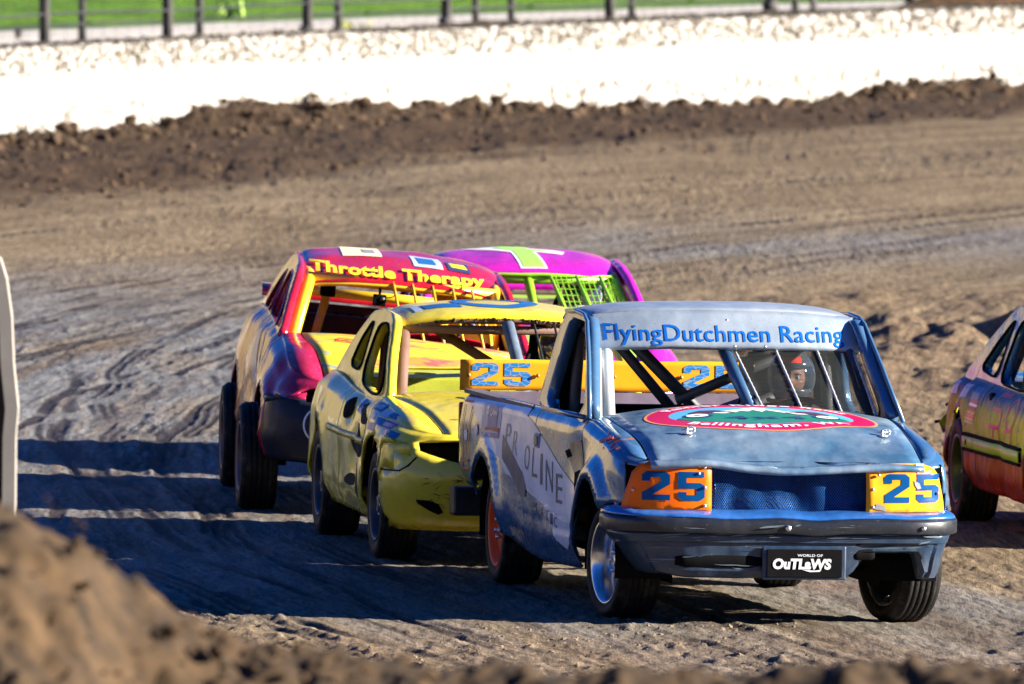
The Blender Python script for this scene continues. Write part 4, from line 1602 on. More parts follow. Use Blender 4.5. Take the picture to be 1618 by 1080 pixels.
# number panels over the headlight openings
def ringx(y, z, off=.006):
    return .22 + (tsp['XF'](z) - .22) * (1 - min(1, abs(y) / .858) ** 4.6) ** (1 / 4.6) + off
for s, mat_, lab in ((-1, ORANGE, "orange 25 panel on the shaded corner"), (1, ORANGE_W_SUN, "chipped sunlit orange 25 panel")):
    o_ = [(s * a, b) for a, b in ((.395, .584), (.396, .826), (.62, .830), (.70, .826), (.755, .806), (.785, .77), (.815, .66), (.83, .586))]
    mb = sheet(o_, [], lambda u, v, s=s: (ringx(u, v) + .006 * nz3(u * 7, v * 7, 5 * s) * (2.2 if s > 0 else 1), u, v), .05)
    npn = obj("number_panel", mb, mat_, truck, solid=.005, label=lab, face=(1, 0, 0))
    nb = bvh_of(mb)
    cx_ = -.585 if s < 0 else .64
    decal("numerals", fit2d(digits25(.20), .31 if s < 0 else .30, .145, cx_, .705), front_ray, nb, NBLUE, npn, .003, .05)
    bolts("rivet", npn, [(ringx(s * yy, zz) + .002, s * yy, zz) for yy, zz in ((.43, .80), (.43, .70), (.43, .61), (.46, .77), (.78, .68))], .009)
    if s > 0:
        for px in ([(.66, .83), (.70, .83), (.685, .795), (.665, .78), (.65, .80)], [(.645, .745), (.675, .73), (.685, .705), (.665, .70), (.65, .72)], [(.44, .60), (.50, .592), (.49, .615), (.45, .63)]):
            decal("chip", poly2d(px), front_ray, nb, GREY_D, npn, .004, .05)

# cab shell
def cy_(z):
    return .805 - .19 * (z - .98)
c_out = smooth_poly([(-.40, .955), (-.97, 1.445), (-1.06, 1.480), (-1.30, 1.492), (-1.62, 1.480), (-1.74, 1.39), (-1.92, .96)], 1, .12)
c_win = smooth_poly([(-.60, .985), (-1.03, 1.425), (-1.10, 1.452), (-1.40, 1.458), (-1.50, 1.43), (-1.70, .975)], 2, .16)
cab_mbs = []
for s in (-1, 1):
    mb = sheet(c_out, [c_win], lambda u, v, s=s: (u, s * cy_(v), v), .08)
    if s > 0:
        mb.f = [f[::-1] for f in mb.f]
    cab_mbs.append(mb)
    obj("door_frame", mb, TB, truck, solid=.055, sharp=40, face=(0, s, 0))
    # rolled drip rail and a belt trim
    mb = MB()
    mb.tube([(a, s * (cy_(b) + .008), b) for a, b in ((-.42, .985), (-.72, 1.245), (-1.0, 1.455), (-1.12, 1.484), (-1.35, 1.494), (-1.6, 1.485))], .012, 6)
    obj("drip_rail", mb, TB, truck)
    mb = MB()
    mb.tube([(a, s * (cy_(b) + .004), b) for a, b in ((-.60, .985), (-1.15, .982), (-1.70, .975))], .014, 6)
    obj("window_seal", mb, TB, truck)
mb = MB()
rows = []
for i in range(15):
    x = lerp(-1.03, -1.74, i / 14)
    row = []
    for k in range(31):
        t = lerp(-1, 1, k / 30)
        y = .712 * t
        z = 1.535 + .012 * math.sin(math.pi * i / 14) - .030 * abs(t) ** 2.4 - .034 * abs(t) ** 8 - .03 * sstep(.86, 1, i / 14) - .012 * (1 - sstep(0, .12, i / 14)) + .004 * nz3(x * 3, y * 3, 2)
        row.append((x + .10 * (abs(t) ** 2.5) * -1 * (1 - i / 14), y, z))
    rows.append(row)
mb.grid(rows)
obj("roof", mb, TVIS, truck, solid=.02, face=(0, 0, 1))
# sun visor panel
rows = []
for i in range(9):
    v = i / 8
    row = []
    for k in range(41):
        t = lerp(-1, 1, k / 40)
        y = lerp(.700, .715, v) * t
        z = lerp(1.520 - .036 * abs(t) ** 2.6, 1.322 - .018 * abs(t) ** 3, v)
        x = lerp(-1.03 - .10 * abs(t) ** 2.5, -.88 - .06 * abs(t) ** 2.2, v) + .018 * math.sin(math.pi * v) - .02 * (v > .95)
        row.append((x + .005 * nz3(y * 4, z * 4, 1), y, z + .004 * nz3(y * 5, 2, 1) * v))
    rows.append(row)
vmb = MB().grid(rows)
visor = obj("visor", vmb, TVIS, truck, solid=.012, face=(1, 0, 0))
vb = bvh_of(vmb)
VBLUE = decalmat("visor_blue", (0.004, 0.10, 0.42), 0.35, 0.10, dirtcol=(0.3, 0.34, 0.4))
decal("lettering", fit2d(text2d("FlyingDutchmen Racing", 1, .006, 0, 1.02), 1.245, .108, -.015, 1.392), front_ray, vb, VBLUE, visor, .004, .04)
bolts("rivet", visor, [(-.875, yy, 1.342) for yy in (.02, .18)] + [(-.99, -.0, 1.47)], .009)
# rear wall of the cab
mb = sheet([(-.79, .55), (-.79, .98), (-.70, 1.47), (.70, 1.47), (.79, .98), (.79, .55)], [[(-.63, 1.0), (-.58, 1.42), (.58, 1.42), (.63, 1.0)]], lambda u, v: (-1.80 + .18 * (v - .98), u, v), .12)
obj("cab_rear_wall", mb, M_BLACK, truck, solid=.03, smooth=False)
# dash edge and cowl
mb = MB()
mb.grid([[(-.46 - .02 * i, y, .955 + .06 * (1 - (y / .8) ** 2) - .02 * i) for y in np.linspace(-.70, .70, 17)] for i in range(5)])
obj("cowl", mb, M_BLACK, truck, solid=.01)
# bed
mb = MB()
mb.box((-2.95, 0, .60), (1.9, 1.5, .03))
for s in (-1, 1):
    mb.box((-2.93, s * .745, .78), (1.92, .02, .34))
    mb.box((-2.93, s * .778, .962), (1.95, .085, .02))
mb.box((-1.975, 0, .75), (.02, 1.52, .40))
obj("bed_liner", mb, plain("bed_grey", (0.11, 0.10, 0.12), 0.6, 0.1, 0.35, 5), truck, smooth=False)
mb = MB()
mb.box((-3.90, 0, .74), (.03, 1.55, .44))
obj("tailgate_panel", mb, plain("tailgate_mauve", (0.17, 0.13, 0.17), 0.6, 0.1, 0.35, 5), truck, smooth=False)
mb = MB()
mb.box((-4.02, 0, .375), (.13, 1.72, .155))
obj("rear_bumper", mb, TBLK, truck, smooth=False, bevel=.015)
mb = MB()
for s in (-1, 1):
    mb = MB().box((-3.945, s * .815, .80), (.04, .05, .20))
    obj("tail_lamp", mb, plain("lamp_red", (0.5, 0.03, 0.01), 0.3), truck, smooth=False, bevel=.01)
# rear number board
mb = MB()
rows = []
for k in range(25):
    y = lerp(-.845, .845, k / 24)
    rows.append([(-3.90 + .006 * nz3(y * 4, z * 3, 3), y, z + .004 * nz3(y * 3, 1, 7)) for z in np.linspace(.966, 1.128, 7)])
mb.grid(rows)
brd = obj("rear_board", mb, ORANGE_W_SUN, truck, solid=.008, face=(1, 0, 0))
bb = bvh_of(mb)
decal("numerals", fit2d(digits25(.16), .315, .122, -.625, 1.050), front_ray, bb, NBLUE_C, brd, .003, .05)
decal("numerals", fit2d(digits25(.16), .315, .122, .510, 1.050), front_ray, bb, NBLUE_C, brd, .003, .05)
bolts("rivet", brd, [(-3.893, yy, 1.045) for yy in (-.80, -.43, -.02, .34, .76)], .012, mat=plain("rusty_bolt", (0.45, 0.20, 0.05), 0.6, .3))
for yy in (-.7, 0, .7):
    mb = MB().box((-3.925, yy, .97), (.025, .04, .3))
    obj("board_bracket", mb, M_DARKSTEEL, brd, smooth=False)

# roll cage
M_TUBE = paint("cage_grey", (0.05, 0.055, 0.065), 0.45, 0.3, 0.4, 0.0, 0.0, 0.2)
M_TUBEL = paint("cage_pale", (0.42, 0.43, 0.42), 0.45, 0.2, 0.3, 0.0, 0.0, 0.2)
M_TUBEB = paint("cage_blue", (0.03, 0.09, 0.18), 0.4, 0.3, 0.3, 0.1, 0.0, 0.3)
rc = cage(truck, M_TUBE, [
    ([(-1.62, -.70, .30), (-1.62, -.64, 1.42), (-1.62, .64, 1.42), (-1.62, .70, .30)], .03),
    ([(-1.60, -.52, 1.40), (-1.60, -.10, .92)], .028),
    ([(-1.58, -.45, 1.40), (-1.58, .10, .86)], .033),
    ([(-1.57, -.14, 1.03), (-1.57, .62, 1.36)], .028),
    ([(-1.57, -.05, .86), (-1.57, .5, 1.12)], .028),
    ([(-1.62, .64, 1.40), (-1.06, .62, 1.40), (-.58, .68, .96)], .03),
    ([(-1.06, -.62, 1.385), (-1.06, .62, 1.385)], .028),
])
mb = MB().tube(bend([(-1.62, -.62, 1.40), (-1.06, -.615, 1.385), (-.60, -.675, .96)]), .033, 10)
obj("cage_tube", mb, M_TUBEL, rc, label="pale grey front leg of the roll cage")
mb = MB().tube([(-1.0, -.03, 1.36), (-.58, .075, 1.0)], .034, 10)
obj("cage_tube", mb, M_TUBEB, rc, label="blue windscreen post of the roll cage")
# inner white windscreen frame strip
mb = MB().tube([(-.98, -.665, 1.33), (-.52, -.742, .99)], .014, 6)
obj("windscreen_strip", mb, plain("strip_white", (0.72, 0.72, 0.70), 0.4), truck)

# wire screen in front of the driver
def scr(u, v):
    """u across, v down"""
    yt, yb = lerp(.03, .675, u), lerp(.115, .72, u)
    return Vector((lerp(-.925, -.545, v) - .02 * (2 * u - 1) ** 2, lerp(yt, yb, v), lerp(1.325 - .012 * abs(u) ** 3, 1.035 - .02 * u, v)))
mb = MB()
for i in range(75):
    mb.tube([scr(i / 74, 0), scr(i / 74, 1)], .0015, 3, False)
for j in range(46):
    mb.tube([scr(k / 10, j / 45) + Vector((0, 0, .002 * math.sin(k))) for k in range(11)], .0015, 3, False)
ws = obj("wire_screen", mb, plain("screen_wire", (0.05, 0.055, 0.05), 0.5, 0.3, 0.3), truck)
ws["kind"] = "stuff"
for u in (.0, .33, .665, .965):
    mb = MB()
    n_ = 26
    pts = [scr(u, k / n_) + Vector((.01, 0, 0)) for k in range(n_ + 1)]
    mb.tube(pts, [.0062 + .0025 * (k % 2) for k in range(n_ + 1)], 6)
    obj("screen_bar", mb, plain("silver_bar", (0.50, 0.51, 0.52), 0.4, 0.35, 0.3, 40), ws)

# seat
def race_seat(root, y, x, z, mat, head=True):
    mb = MB()
    rows = []
    for (dx, z_, wd, wr) in ((.42, .02, .22, .06), (.2, .0, .22, .08), (.02, .02, .22, .10), (-.08, .18, .22, .14), (-.14, .40, .23, .15), (-.19, .58, .20, .12), (-.22, .70, .14, .05), (-.24, .86, .13, .10)):
        rows.append([(x + dx + (wr if dx < .1 else 0), y - wd, z + z_ + (wr if dx >= .1 else 0)), (x + dx, y - wd * .85, z + z_), (x + dx - .02, y, z + z_ - .01), (x + dx, y + wd * .85, z + z_), (x + dx + (wr if dx < .1 else 0), y + wd, z + z_ + (wr if dx >= .1 else 0))])
    mb.grid(rows)
    return obj("seat", mb, mat, root, solid=.02)
race_seat(truck, .36, -1.42, .42, M_BLACK)
mb = MB()
tor = [(.17 * math.cos(t), .17 * math.sin(t)) for t in np.linspace(0, 2 * math.pi, 33)]
SW = Matrix.Translation((-.86, .36, .93)) @ Matrix.Rotation(rad(-62), 4, 'Y')
mb.tube([SW @ Vector((a, b, 0)) for a, b in tor], .014, 8, False)
for t in (0.3, math.pi - .3, -math.pi / 2):
    mb.tube([SW @ Vector((0, 0, -.03)), SW @ Vector((.165 * math.cos(t), .165 * math.sin(t), 0))], .01, 6)
mb.tube([SW @ Vector((0, 0, -.03)), SW @ Vector((0, 0, -.35))], .02, 8)
obj("steering_wheel", mb, M_BLACK, truck)
under(truck, .86, .25, -3.9, tsp['arches'], .33, M_BLACK, firewall=-.44, fh=.58)

# hood emblem and hood pins
hb = bvh_of(*[m for (nm, sd), m in tparts.items() if nm == 'hood'])
EC = (-.10, .01)
def hood_ray(u, v):       # u across the truck to its left, v forward-down the hood
    return (EC[0] - v, EC[1] + u, 3.0), (0, 0, -1)
EM = [("emblem_rim", ell(.60, .375, 64), [ell(.585, .360, 64)], decalmat("emblem_orange", (0.72, 0.28, 0.12), .35, .1), .0025),
      ("emblem_band", ell(.585, .360, 64), [ell(.475, .245, 64)], decalmat("emblem_crimson", (0.56, 0.008, 0.085), .3, .06), .0025),
      ("emblem_sky", ell(.475, .245, 64), [], decalmat("emblem_sky_blue", (0.10, 0.42, 0.68), .3, .06), .0025)]
for nm, o_, hs, m_, off in EM:
    decal(nm, poly2d(o_, hs), hood_ray, hb, m_, truck, off, .05)
def clipell(pts, a=.472, b=.242):
    o = []
    for x, y in pts:
        k = math.hypot(x / a, y / b)
        o.append((x / k, y / k) if k > 1 else (x, y))
    return o
M_EGR = decalmat("emblem_green", (0.01, 0.20, 0.14), .3, .06)
M_EWH = decalmat("emblem_white", (0.80, 0.82, 0.84), .35, .06)
M_ENV = decalmat("emblem_navy", (0.02, 0.05, 0.16), .35, .06)
M_EDK = decalmat("emblem_plum", (0.09, 0.03, 0.07), .35, .06)
ground_l = [(-.472 * math.cos(t), -.242 * math.sin(t)) for t in np.linspace(.35, math.pi - .35, 26)]
mount = clipell([(.42, -.03), (.34, .0), (.26, .03), (.20, .07), (.14, .10), (.08, .15), (.03, .19), (.0, .205), (-.05, .17), (-.12, .12), (-.2, .08), (-.28, .02), (-.36, -.02), (-.44, -.06)])
decal("emblem_mountain", poly2d(ground_l + mount), hood_ray, hb, M_EGR, truck, .004, .05)
snow = [(.22, .06), (.14, .10), (.08, .15), (.03, .195), (.0, .212), (-.05, .175), (-.12, .125), (-.22, .07), (-.16, .075), (-.12, .055), (-.09, .10), (-.05, .085), (-.02, .13), (.02, .075), (.05, .13), (.09, .09), (.13, .055), (.17, .065)]
decal("emblem_snow", poly2d(snow), hood_ray, hb, M_EWH, truck, .0055, .05)
for sx_ in (-1, 1):
    decal("emblem_wheel", poly2d(ell(.075, .055, 24, sx_ * .33, -.03)), hood_ray, hb, M_ENV, truck, .0055, .05)
    decal("emblem_wheel", poly2d(ell(.058, .042, 24, sx_ * .335, -.03), [ell(.018, .012, 12, sx_ * .335, -.03)]), hood_ray, hb, M_EWH, truck, .007, .05)
    decal("emblem_rig", poly2d([(sx_ * x, y) for x, y in ((.36, .06), (.30, .11), (.22, .115), (.16, .09), (.12, .055), (.18, .03), (.24, .035), (.30, .03), (.36, .03))]), hood_ray, hb, M_EDK, truck, .0055, .05)
    decal("emblem_rig", poly2d([(sx_ * x, y) for x, y in ((.25, .02), (.19, .01), (.15, .03), (.18, .045), (.23, .04))]), hood_ray, hb, M_EWH, truck, .007, .05)
decal("lettering", fit2d(text2d("4x4", 1, .03, 0, 1.2), .42, .095, .0, -.10), hood_ray, hb, M_ENV, truck, .006, .05)
def arc_text(s, a, b, span, top, h, bold=.03):
    vs_t, fs_t = text2d(s, 1, bold, 0, 1.15)
    (vs_t, fs_t) = fit2d((vs_t, fs_t), span, h, 0, 0)
    o = []
    for x, y in vs_t:
        if top:
            t = math.pi / 2 - x
            o.append(((a + y) * math.cos(t), (b + y) * math.sin(t)))
        else:
            t = -math.pi / 2 + x
            o.append(((a - y) * math.cos(t), (b - y) * math.sin(t)))
    return o, fs_t
decal("lettering", arc_text("Rainier Ridge Rams", .53, .302, 2.1, True, .075), hood_ray, hb, M_EWH, truck, .005, .05)
decal("lettering", arc_text("Bellingham, WA", .53, .302, 1.75, False, .075), hood_ray, hb, M_EWH, truck, .005, .05)
for (x, y) in ((.30, -.45), (.27, .56)):
    hit = hb.ray_cast(Vector((x, y, 3)), Vector((0, 0, -1)))[0]
    mb = MB()
    mb.lathe([(0, .004), (.028, .004), (.03, 0)], 16, 'Z')
    mb.tube([(0, 0, 0), (0, 0, .035)], .007, 8)
    mb.tube([(.0, .022 * math.cos(t) + .02, .022 + .016 * math.sin(t)) for t in np.linspace(0, 6.28, 13)], .004, 5)
    mb.tube([(0, -.03, .02), (0, .03, .024)], .004, 5)
    o = obj("hood_pin", mb, M_BOLT, truck)
    o.location = hit
# side graphics
sb = bvh_of(*[m for (nm, sd), m in tparts.items() if sd < 0])
def tside(name, pts, mat, off=.0025, holes=()):
    return decal(name, poly2d(pts, holes), side_ray, sb, mat, truck, off, .05)
tside("white_flash", [(-3.74, .938), (-1.96, .965), (-1.96, .925), (-1.72, .895), (-1.1, .745), (-.48, .60), (-.48, .40), (-.75, .30), (-1.05, .335), (-1.42, .50), (-2.10, .575), (-2.45, .60), (-2.60, .66), (-3.0, .755), (-3.25, .83), (-3.55, .90)], WHITE_D)
tside("navy_flash", [(-2.56, .80), (-1.97, .63), (-1.86, .56), (-1.88, .51), (-2.03, .505), (-2.12, .545), (-2.55, .675)], NAVY_D, .004)
for s_, u0, v0, sx_, sy_ in (("P", -2.42, .80, .13, .12), ("R", -2.20, .77, .14, .125), ("O", -1.84, .715, .14, .13), ("L", -1.62, .70, .14, .15), ("I", -1.46, .675, .05, .16), ("N", -1.26, .65, .20, .16), ("E", -.98, .60, .17, .15)):
    decal("lettering", fit2d(text2d(s_, 1, -.004), sx_, sy_, u0, v0), side_ray, sb, GREY_D if s_ in "PR" else NAVY_D, truck, .0045, .05)
for s_, u0, v0 in (("M", -1.62, .47), ("A", -1.45, .455), ("T", -1.30, .445), ("I", -1.18, .435), ("C", -1.06, .425)):
    decal("lettering", fit2d(text2d(s_, 1, 0), .08, .055, u0, v0), side_ray, sb, NAVY_D, truck, .0045, .05)
# bottle badge, round badge, orange outlines on the bed
tside("badge", [(-3.20, .935), (-2.66, .945), (-2.66, .77), (-3.15, .755)], decalmat("badge_pale", (0.42, 0.46, 0.55), .35, .3), .0045)
tside("badge_blue", [(-3.02, .93), (-2.76, .935), (-2.74, .825), (-2.82, .80), (-3.0, .815)], decalmat("badge_blue_ink", (0.05, 0.10, 0.38), .35, .3), .006)
tside("badge_ribbon", [(-3.05, .815), (-2.68, .825), (-2.68, .80), (-2.86, .808), (-3.05, .795)], RED_D, .0075)
tside("badge_foot", [(-3.14, .785), (-2.68, .795), (-2.68, .772), (-3.14, .762)], decalmat("badge_blue_ink", (0.05, 0.10, 0.38)), .006)
for s_, u0, v0, wd in (("UP", -3.05, .885, .16), ("LAW", -2.84, .895, .2)):
    decal("lettering", fit2d(text2d(s_, 1, .03), wd, .03, u0, v0), side_ray, sb, WHITE_D, truck, .009, .05)
tside("round_sticker", ell(.05, .03, 18, -3.30, .785), WHITE_D, .0045)
tside("round_sticker", ell(.05, .03, 18, -3.58, .745), WHITE_D, .0045)
for pts in ([(-3.72, .90), (-3.70, .90), (-3.66, .56), (-3.68, .56)], [(-3.50, .90), (-3.48, .90), (-3.50, .56), (-3.52, .56)], [(-3.7, .615), (-3.5, .62), (-3.5, .605), (-3.7, .60)], [(-3.70, .57), (-3.45, .58), (-3.45, .57), (-3.70, .56)], [(-3.74, .925), (-3.5, .93), (-3.5, .918), (-3.74, .913)], [(-3.62, .80), (-3.60, .80), (-3.58, .62), (-3.60, .62)]):
    tside("orange_line", pts, ORLINE, .0045)
# handle recess
mb = MB()
mb.box((-1.60, -.8555, .815), (.13, .012, .075))
hd = obj("handle_recess", mb, GREY_D, truck, smooth=False, bevel=.006)
mb = MB()
mb.box((-1.60, -.864, .815), (.075, .012, .05))
obj("handle", mb, plain("handle_tan", (0.30, 0.25, 0.18), .4, .4), hd, smooth=False, bevel=.005)
# torn mark behind the wheel, orange scrawl on the fender
tside("torn_panel", [(-.80, .84), (-.60, .87), (-.49, .84), (-.48, .70), (-.55, .62), (-.68, .70), (-.78, .76)], plain("torn_tin", (0.24, 0.21, 0.16), .4, .5, .5, 14), .004)
tside("torn_edge", [(-.86, .80), (-.78, .815), (-.74, .78), (-.80, .765)], M_BLACK, .006)
tside("torn_edge", [(-.66, .70), (-.56, .72), (-.50, .64), (-.56, .60), (-.62, .64)], M_BLACK, .006)
def fend_ray(u, v):
    return (u, -2.2, v + .9), (0, .86, -.5)
for k_, pts in enumerate(([(.02, .90), (.20, .93), (.22, .92), (.04, .885)], [(.10, .94), (.12, .94), (.17, .86), (.15, .86)], [(.18, .90), (.24, .93), (.30, .88), (.29, .875), (.24, .915), (.19, .89)], [(.30, .925), (.42, .945), (.42, .935), (.30, .915)], [(.36, .935), (.38, .935), (.34, .855), (.32, .855)])):
    tside("red_scrawl", pts, ORLINE, .004)
# wheels
M_WHEELO = decalmat("wheel_orange", (0.80, 0.09, 0.015), .4, .15)
wheel(truck, 0, -.70, .293, .215, .205, rad(8), M_CHROME, 'spoke', -1, .075)
wheel(truck, 0, .72, .293, .215, .205, rad(14), M_CHROME, 'spoke', 1, .075)
w1 = wheel(truck, -3.0, -.70, .30, .22, .195, 0, M_WHEELO, 'disc', -1, .035)
wheel(truck, -3.0, .70, .30, .22, .195, 0, M_WHEELO, 'disc', 1, .035)
for a in (0.6, 2.2, 3.8, 5.3):
    c = (.10 * math.cos(a), .10 * math.sin(a))
    mb = MB()
    y_ = -.11 * .86 + .035 - .019
    mb.add([(c[0] - .022, y_, c[1]), (c[0], y_, c[1] - .036), (c[0] + .022, y_, c[1]), (c[0], y_, c[1] + .036)], [(0, 1, 2, 3)])
    obj("diamond_sticker", mb, NAVY_D, w1, smooth=False)
# axle beam
mb = MB()
mb.tube([(-3.0, -.7, .29), (-3.0, .7, .29)], .05, 10)
obj("rear_axle", mb, M_BLACK, truck)
mb = MB().tube([(0, -.62, .29), (0, .62, .29)], .04, 10)
obj("front_axle", mb, M_BLACK, truck)
place_car(truck, 1.2477, 86.2355, 10.5)

# ------------------------------------------------------------------ stock cars
def sedan(name, label, cat, sp, mats, gh, wheels, cage_mat, tubes, group="race cars in the line"):
    root = thing(name, label, cat, group=group)
    r_, tops = ring(sp)
    W = sp['W']
    xc, xd = sp['cowl'], sp['deck']
    hw = sp.get('hw', lambda x: .62)
    d1 = top_deck(tops, xc, sp['nose'], sp['crown'], hw, sp['hoodpart'], W * .93, 20, sp.get('hextra'))
    d2 = top_deck(tops, -9, xd, lambda x: .03, lambda x: .60, lambda x, ay, h: 'boot_lid' if ay < h else 'rear_quarter', W * .93, 12)
    parts = {}
    for src in (r_, d1, d2):
        for k_, mb in src.items():
            parts.setdefault(k_, MB()).add(mb.v, mb.f)
    objs = {}
    for (nm, sd), mb in parts.items():
        fc = (0, 0, 1) if nm in ('hood', 'boot_lid') else ((1, 0, .1) if nm == 'front_bumper' else ((-1, 0, .1) if nm == 'rear_bumper' else (0, sd, 0)))
        objs[(nm, sd)] = obj(nm, mb, mats.get(nm, mats['body']), root, merge=.0008, solid=.012, face=fc)
    # greenhouse
    a, b, z0 = gh['plane']
    fy = lambda z: a - b * (z - z0)
    for s in (-1, 1):
        mb = sheet(gh['outline'], gh['holes'], lambda u, v, s=s: (u, s * (fy(v) + .012 * math.sin(math.pi * min(1, max(0, (v - z0) / .45)))), v), .07)
        obj("window_frame", mb, mats.get('frame', mats['body']), root, solid=.05, sharp=40, face=(0, s, 0))
        for h in gh['holes']:
            mb = MB().tube([(u, s * (fy(v) + .010), v) for u, v in h + [h[0]]], .008, 5, False)
            obj("window_seal", mb, mats.get('seal', M_BLACK), root)
    rp = curve1(gh['roof'])
    xh, xr = max(p[0] for p in gh['roof']), min(p[0] for p in gh['roof'])
    rows = []
    nb_ = gh.get('bow', .08)
    for i in range(21):
        u = i / 20
        row = []
        for k in range(33):
            t = lerp(-1, 1, k / 32)
            x = lerp(xh, xr, u) - nb_ * abs(t) ** 2.3 * (1 - u) ** 2 + .10 * abs(t) ** 2.3 * u ** 3
            z = rp(lerp(xh, xr, u)) - gh['drop'] * abs(t) ** 2.2 - .035 * abs(t) ** 9
            yr = gh['wr'](u)
            row.append((x + .003 * nz3(t * 3, u * 3, 2), yr * t, z + gh.get('rdent', .006) * nz3(x * 4, t * 3, sp.get('seed', 0))))
        rows.append(row)
    rmb = MB().grid(rows)
    roof = obj("roof", rmb, mats.get('roof', mats['body']), root, solid=.022, face=(0, 0, 1))
    for s in (0, -1):       # drip rails along the roof edges
        mb = MB().tube([rows[i][s] for i in range(21)], .013, 6)
        obj("drip_rail", mb, mats.get('frame', mats['body']), roof)
    mb = MB().tube([(p[0] - .012, p[1] * .985, p[2] - .02) for p in rows[0]], .014, 6)
    obj("windscreen_header", mb, mats.get('header', M_BLACK), roof)
    # shelf behind the seats, bulkheads
    zb_ = sp['zt'](xd) + .0
    mb = sheet([(-.60, xd + .02), (.60, xd + .02), (.60, xd + .62), (-.60, xd + .62)], [ell(.15, .09, 20, -.33, xd + .3), ell(.15, .09, 20, .33, xd + .3)], lambda u, v: (v, u, zb_ + .01 - .03 * (v - xd)), .15)
    obj("parcel_shelf", mb, mats.get('inside', mats['body']), root, solid=.015, smooth=False, face=(0, 0, 1))
    mb = MB().grid([[(xd + .62, y, z) for y in np.linspace(-.62, .62, 9)] for z in (sp['zt'](xd) - .32, sp['zt'](xd) - .16, sp['zt'](xd) - .02)])
    obj("rear_bulkhead", mb, mats.get('inside', mats['body']), root, solid=.01, smooth=False)
    mb = MB().grid([[(xc - .005 - .05 * i, y, sp['zt'](xc) - .01 + sp['crown'](xc) * (1 - (abs(y) / .75) ** 2.4) * .9 - .02 * i) for y in np.linspace(-.68, .68, 15)] for i in range(4)])
    obj("cowl", mb, mats.get('cowl', M_BLACK), root, solid=.01)
    under(root, W, sp['XF'](.4) - .35, sp['XR'](.4) + .2, sp['arches'], .27, M_BLACK, firewall=xc + .05, fh=.48)
    mb = MB().box((sp['XF'](.5) - .38, 0, .44), (.3, 1.15, .36))
    obj("engine_bay", mb, M_BLACK, root, smooth=False)
    cg = cage(root, cage_mat, tubes)
    wl = [wheel(root, *w_) for w_ in wheels]
    for xa in sorted(set(w_[0] for w_ in wheels)):
        mb = MB().tube([(xa, -.62, .29), (xa, .62, .29)], .035, 8)
        obj("axle", mb, M_BLACK, root)
    return dict(root=root, parts=parts, objs=objs, roofmb=rmb, roof=roof, cage=cg, wheels=wl,
                side=bvh_of(*[m for (nm, sd), m in parts.items() if sd < 0 or (nm in ('front_bumper', 'rear_bumper'))]),
                front=bvh_of(*[m for (nm, sd), m in parts.items()]),
                hood=bvh_of(*[m for (nm, sd), m in parts.items() if nm == 'hood']), roofb=bvh_of(rmb))

def std_cage(r=.03):
    return [([(-1.62, -.60, .30), (-1.62, -.53, 1.22), (-1.62, .53, 1.22), (-1.62, .60, .30)], r),
            ([(-1.62, -.53, 1.215), (-1.14, -.52, 1.20), (-.56, -.64, .80)], r),
            ([(-1.62, .53, 1.215), (-1.14, .52, 1.20), (-.56, .64, .80)], r),
            ([(-1.13, -.52, 1.195), (-1.13, .52, 1.195)], r * .9),
            ([(-1.62, -.50, 1.2), (-1.60, .35, .45)], r * .9),
            ([(-1.62, -.53, 1.18), (-2.5, -.55, .70)], r * .9),
            ([(-1.62, .53, 1.18), (-2.5, .55, .70)], r * .9)]

INS = lambda v, x, z: .045 * (1 - sstep(0, .2, v)) + .05 * sstep(.62, 1, v) + .055 * sstep(.86, 1, v) ** 2

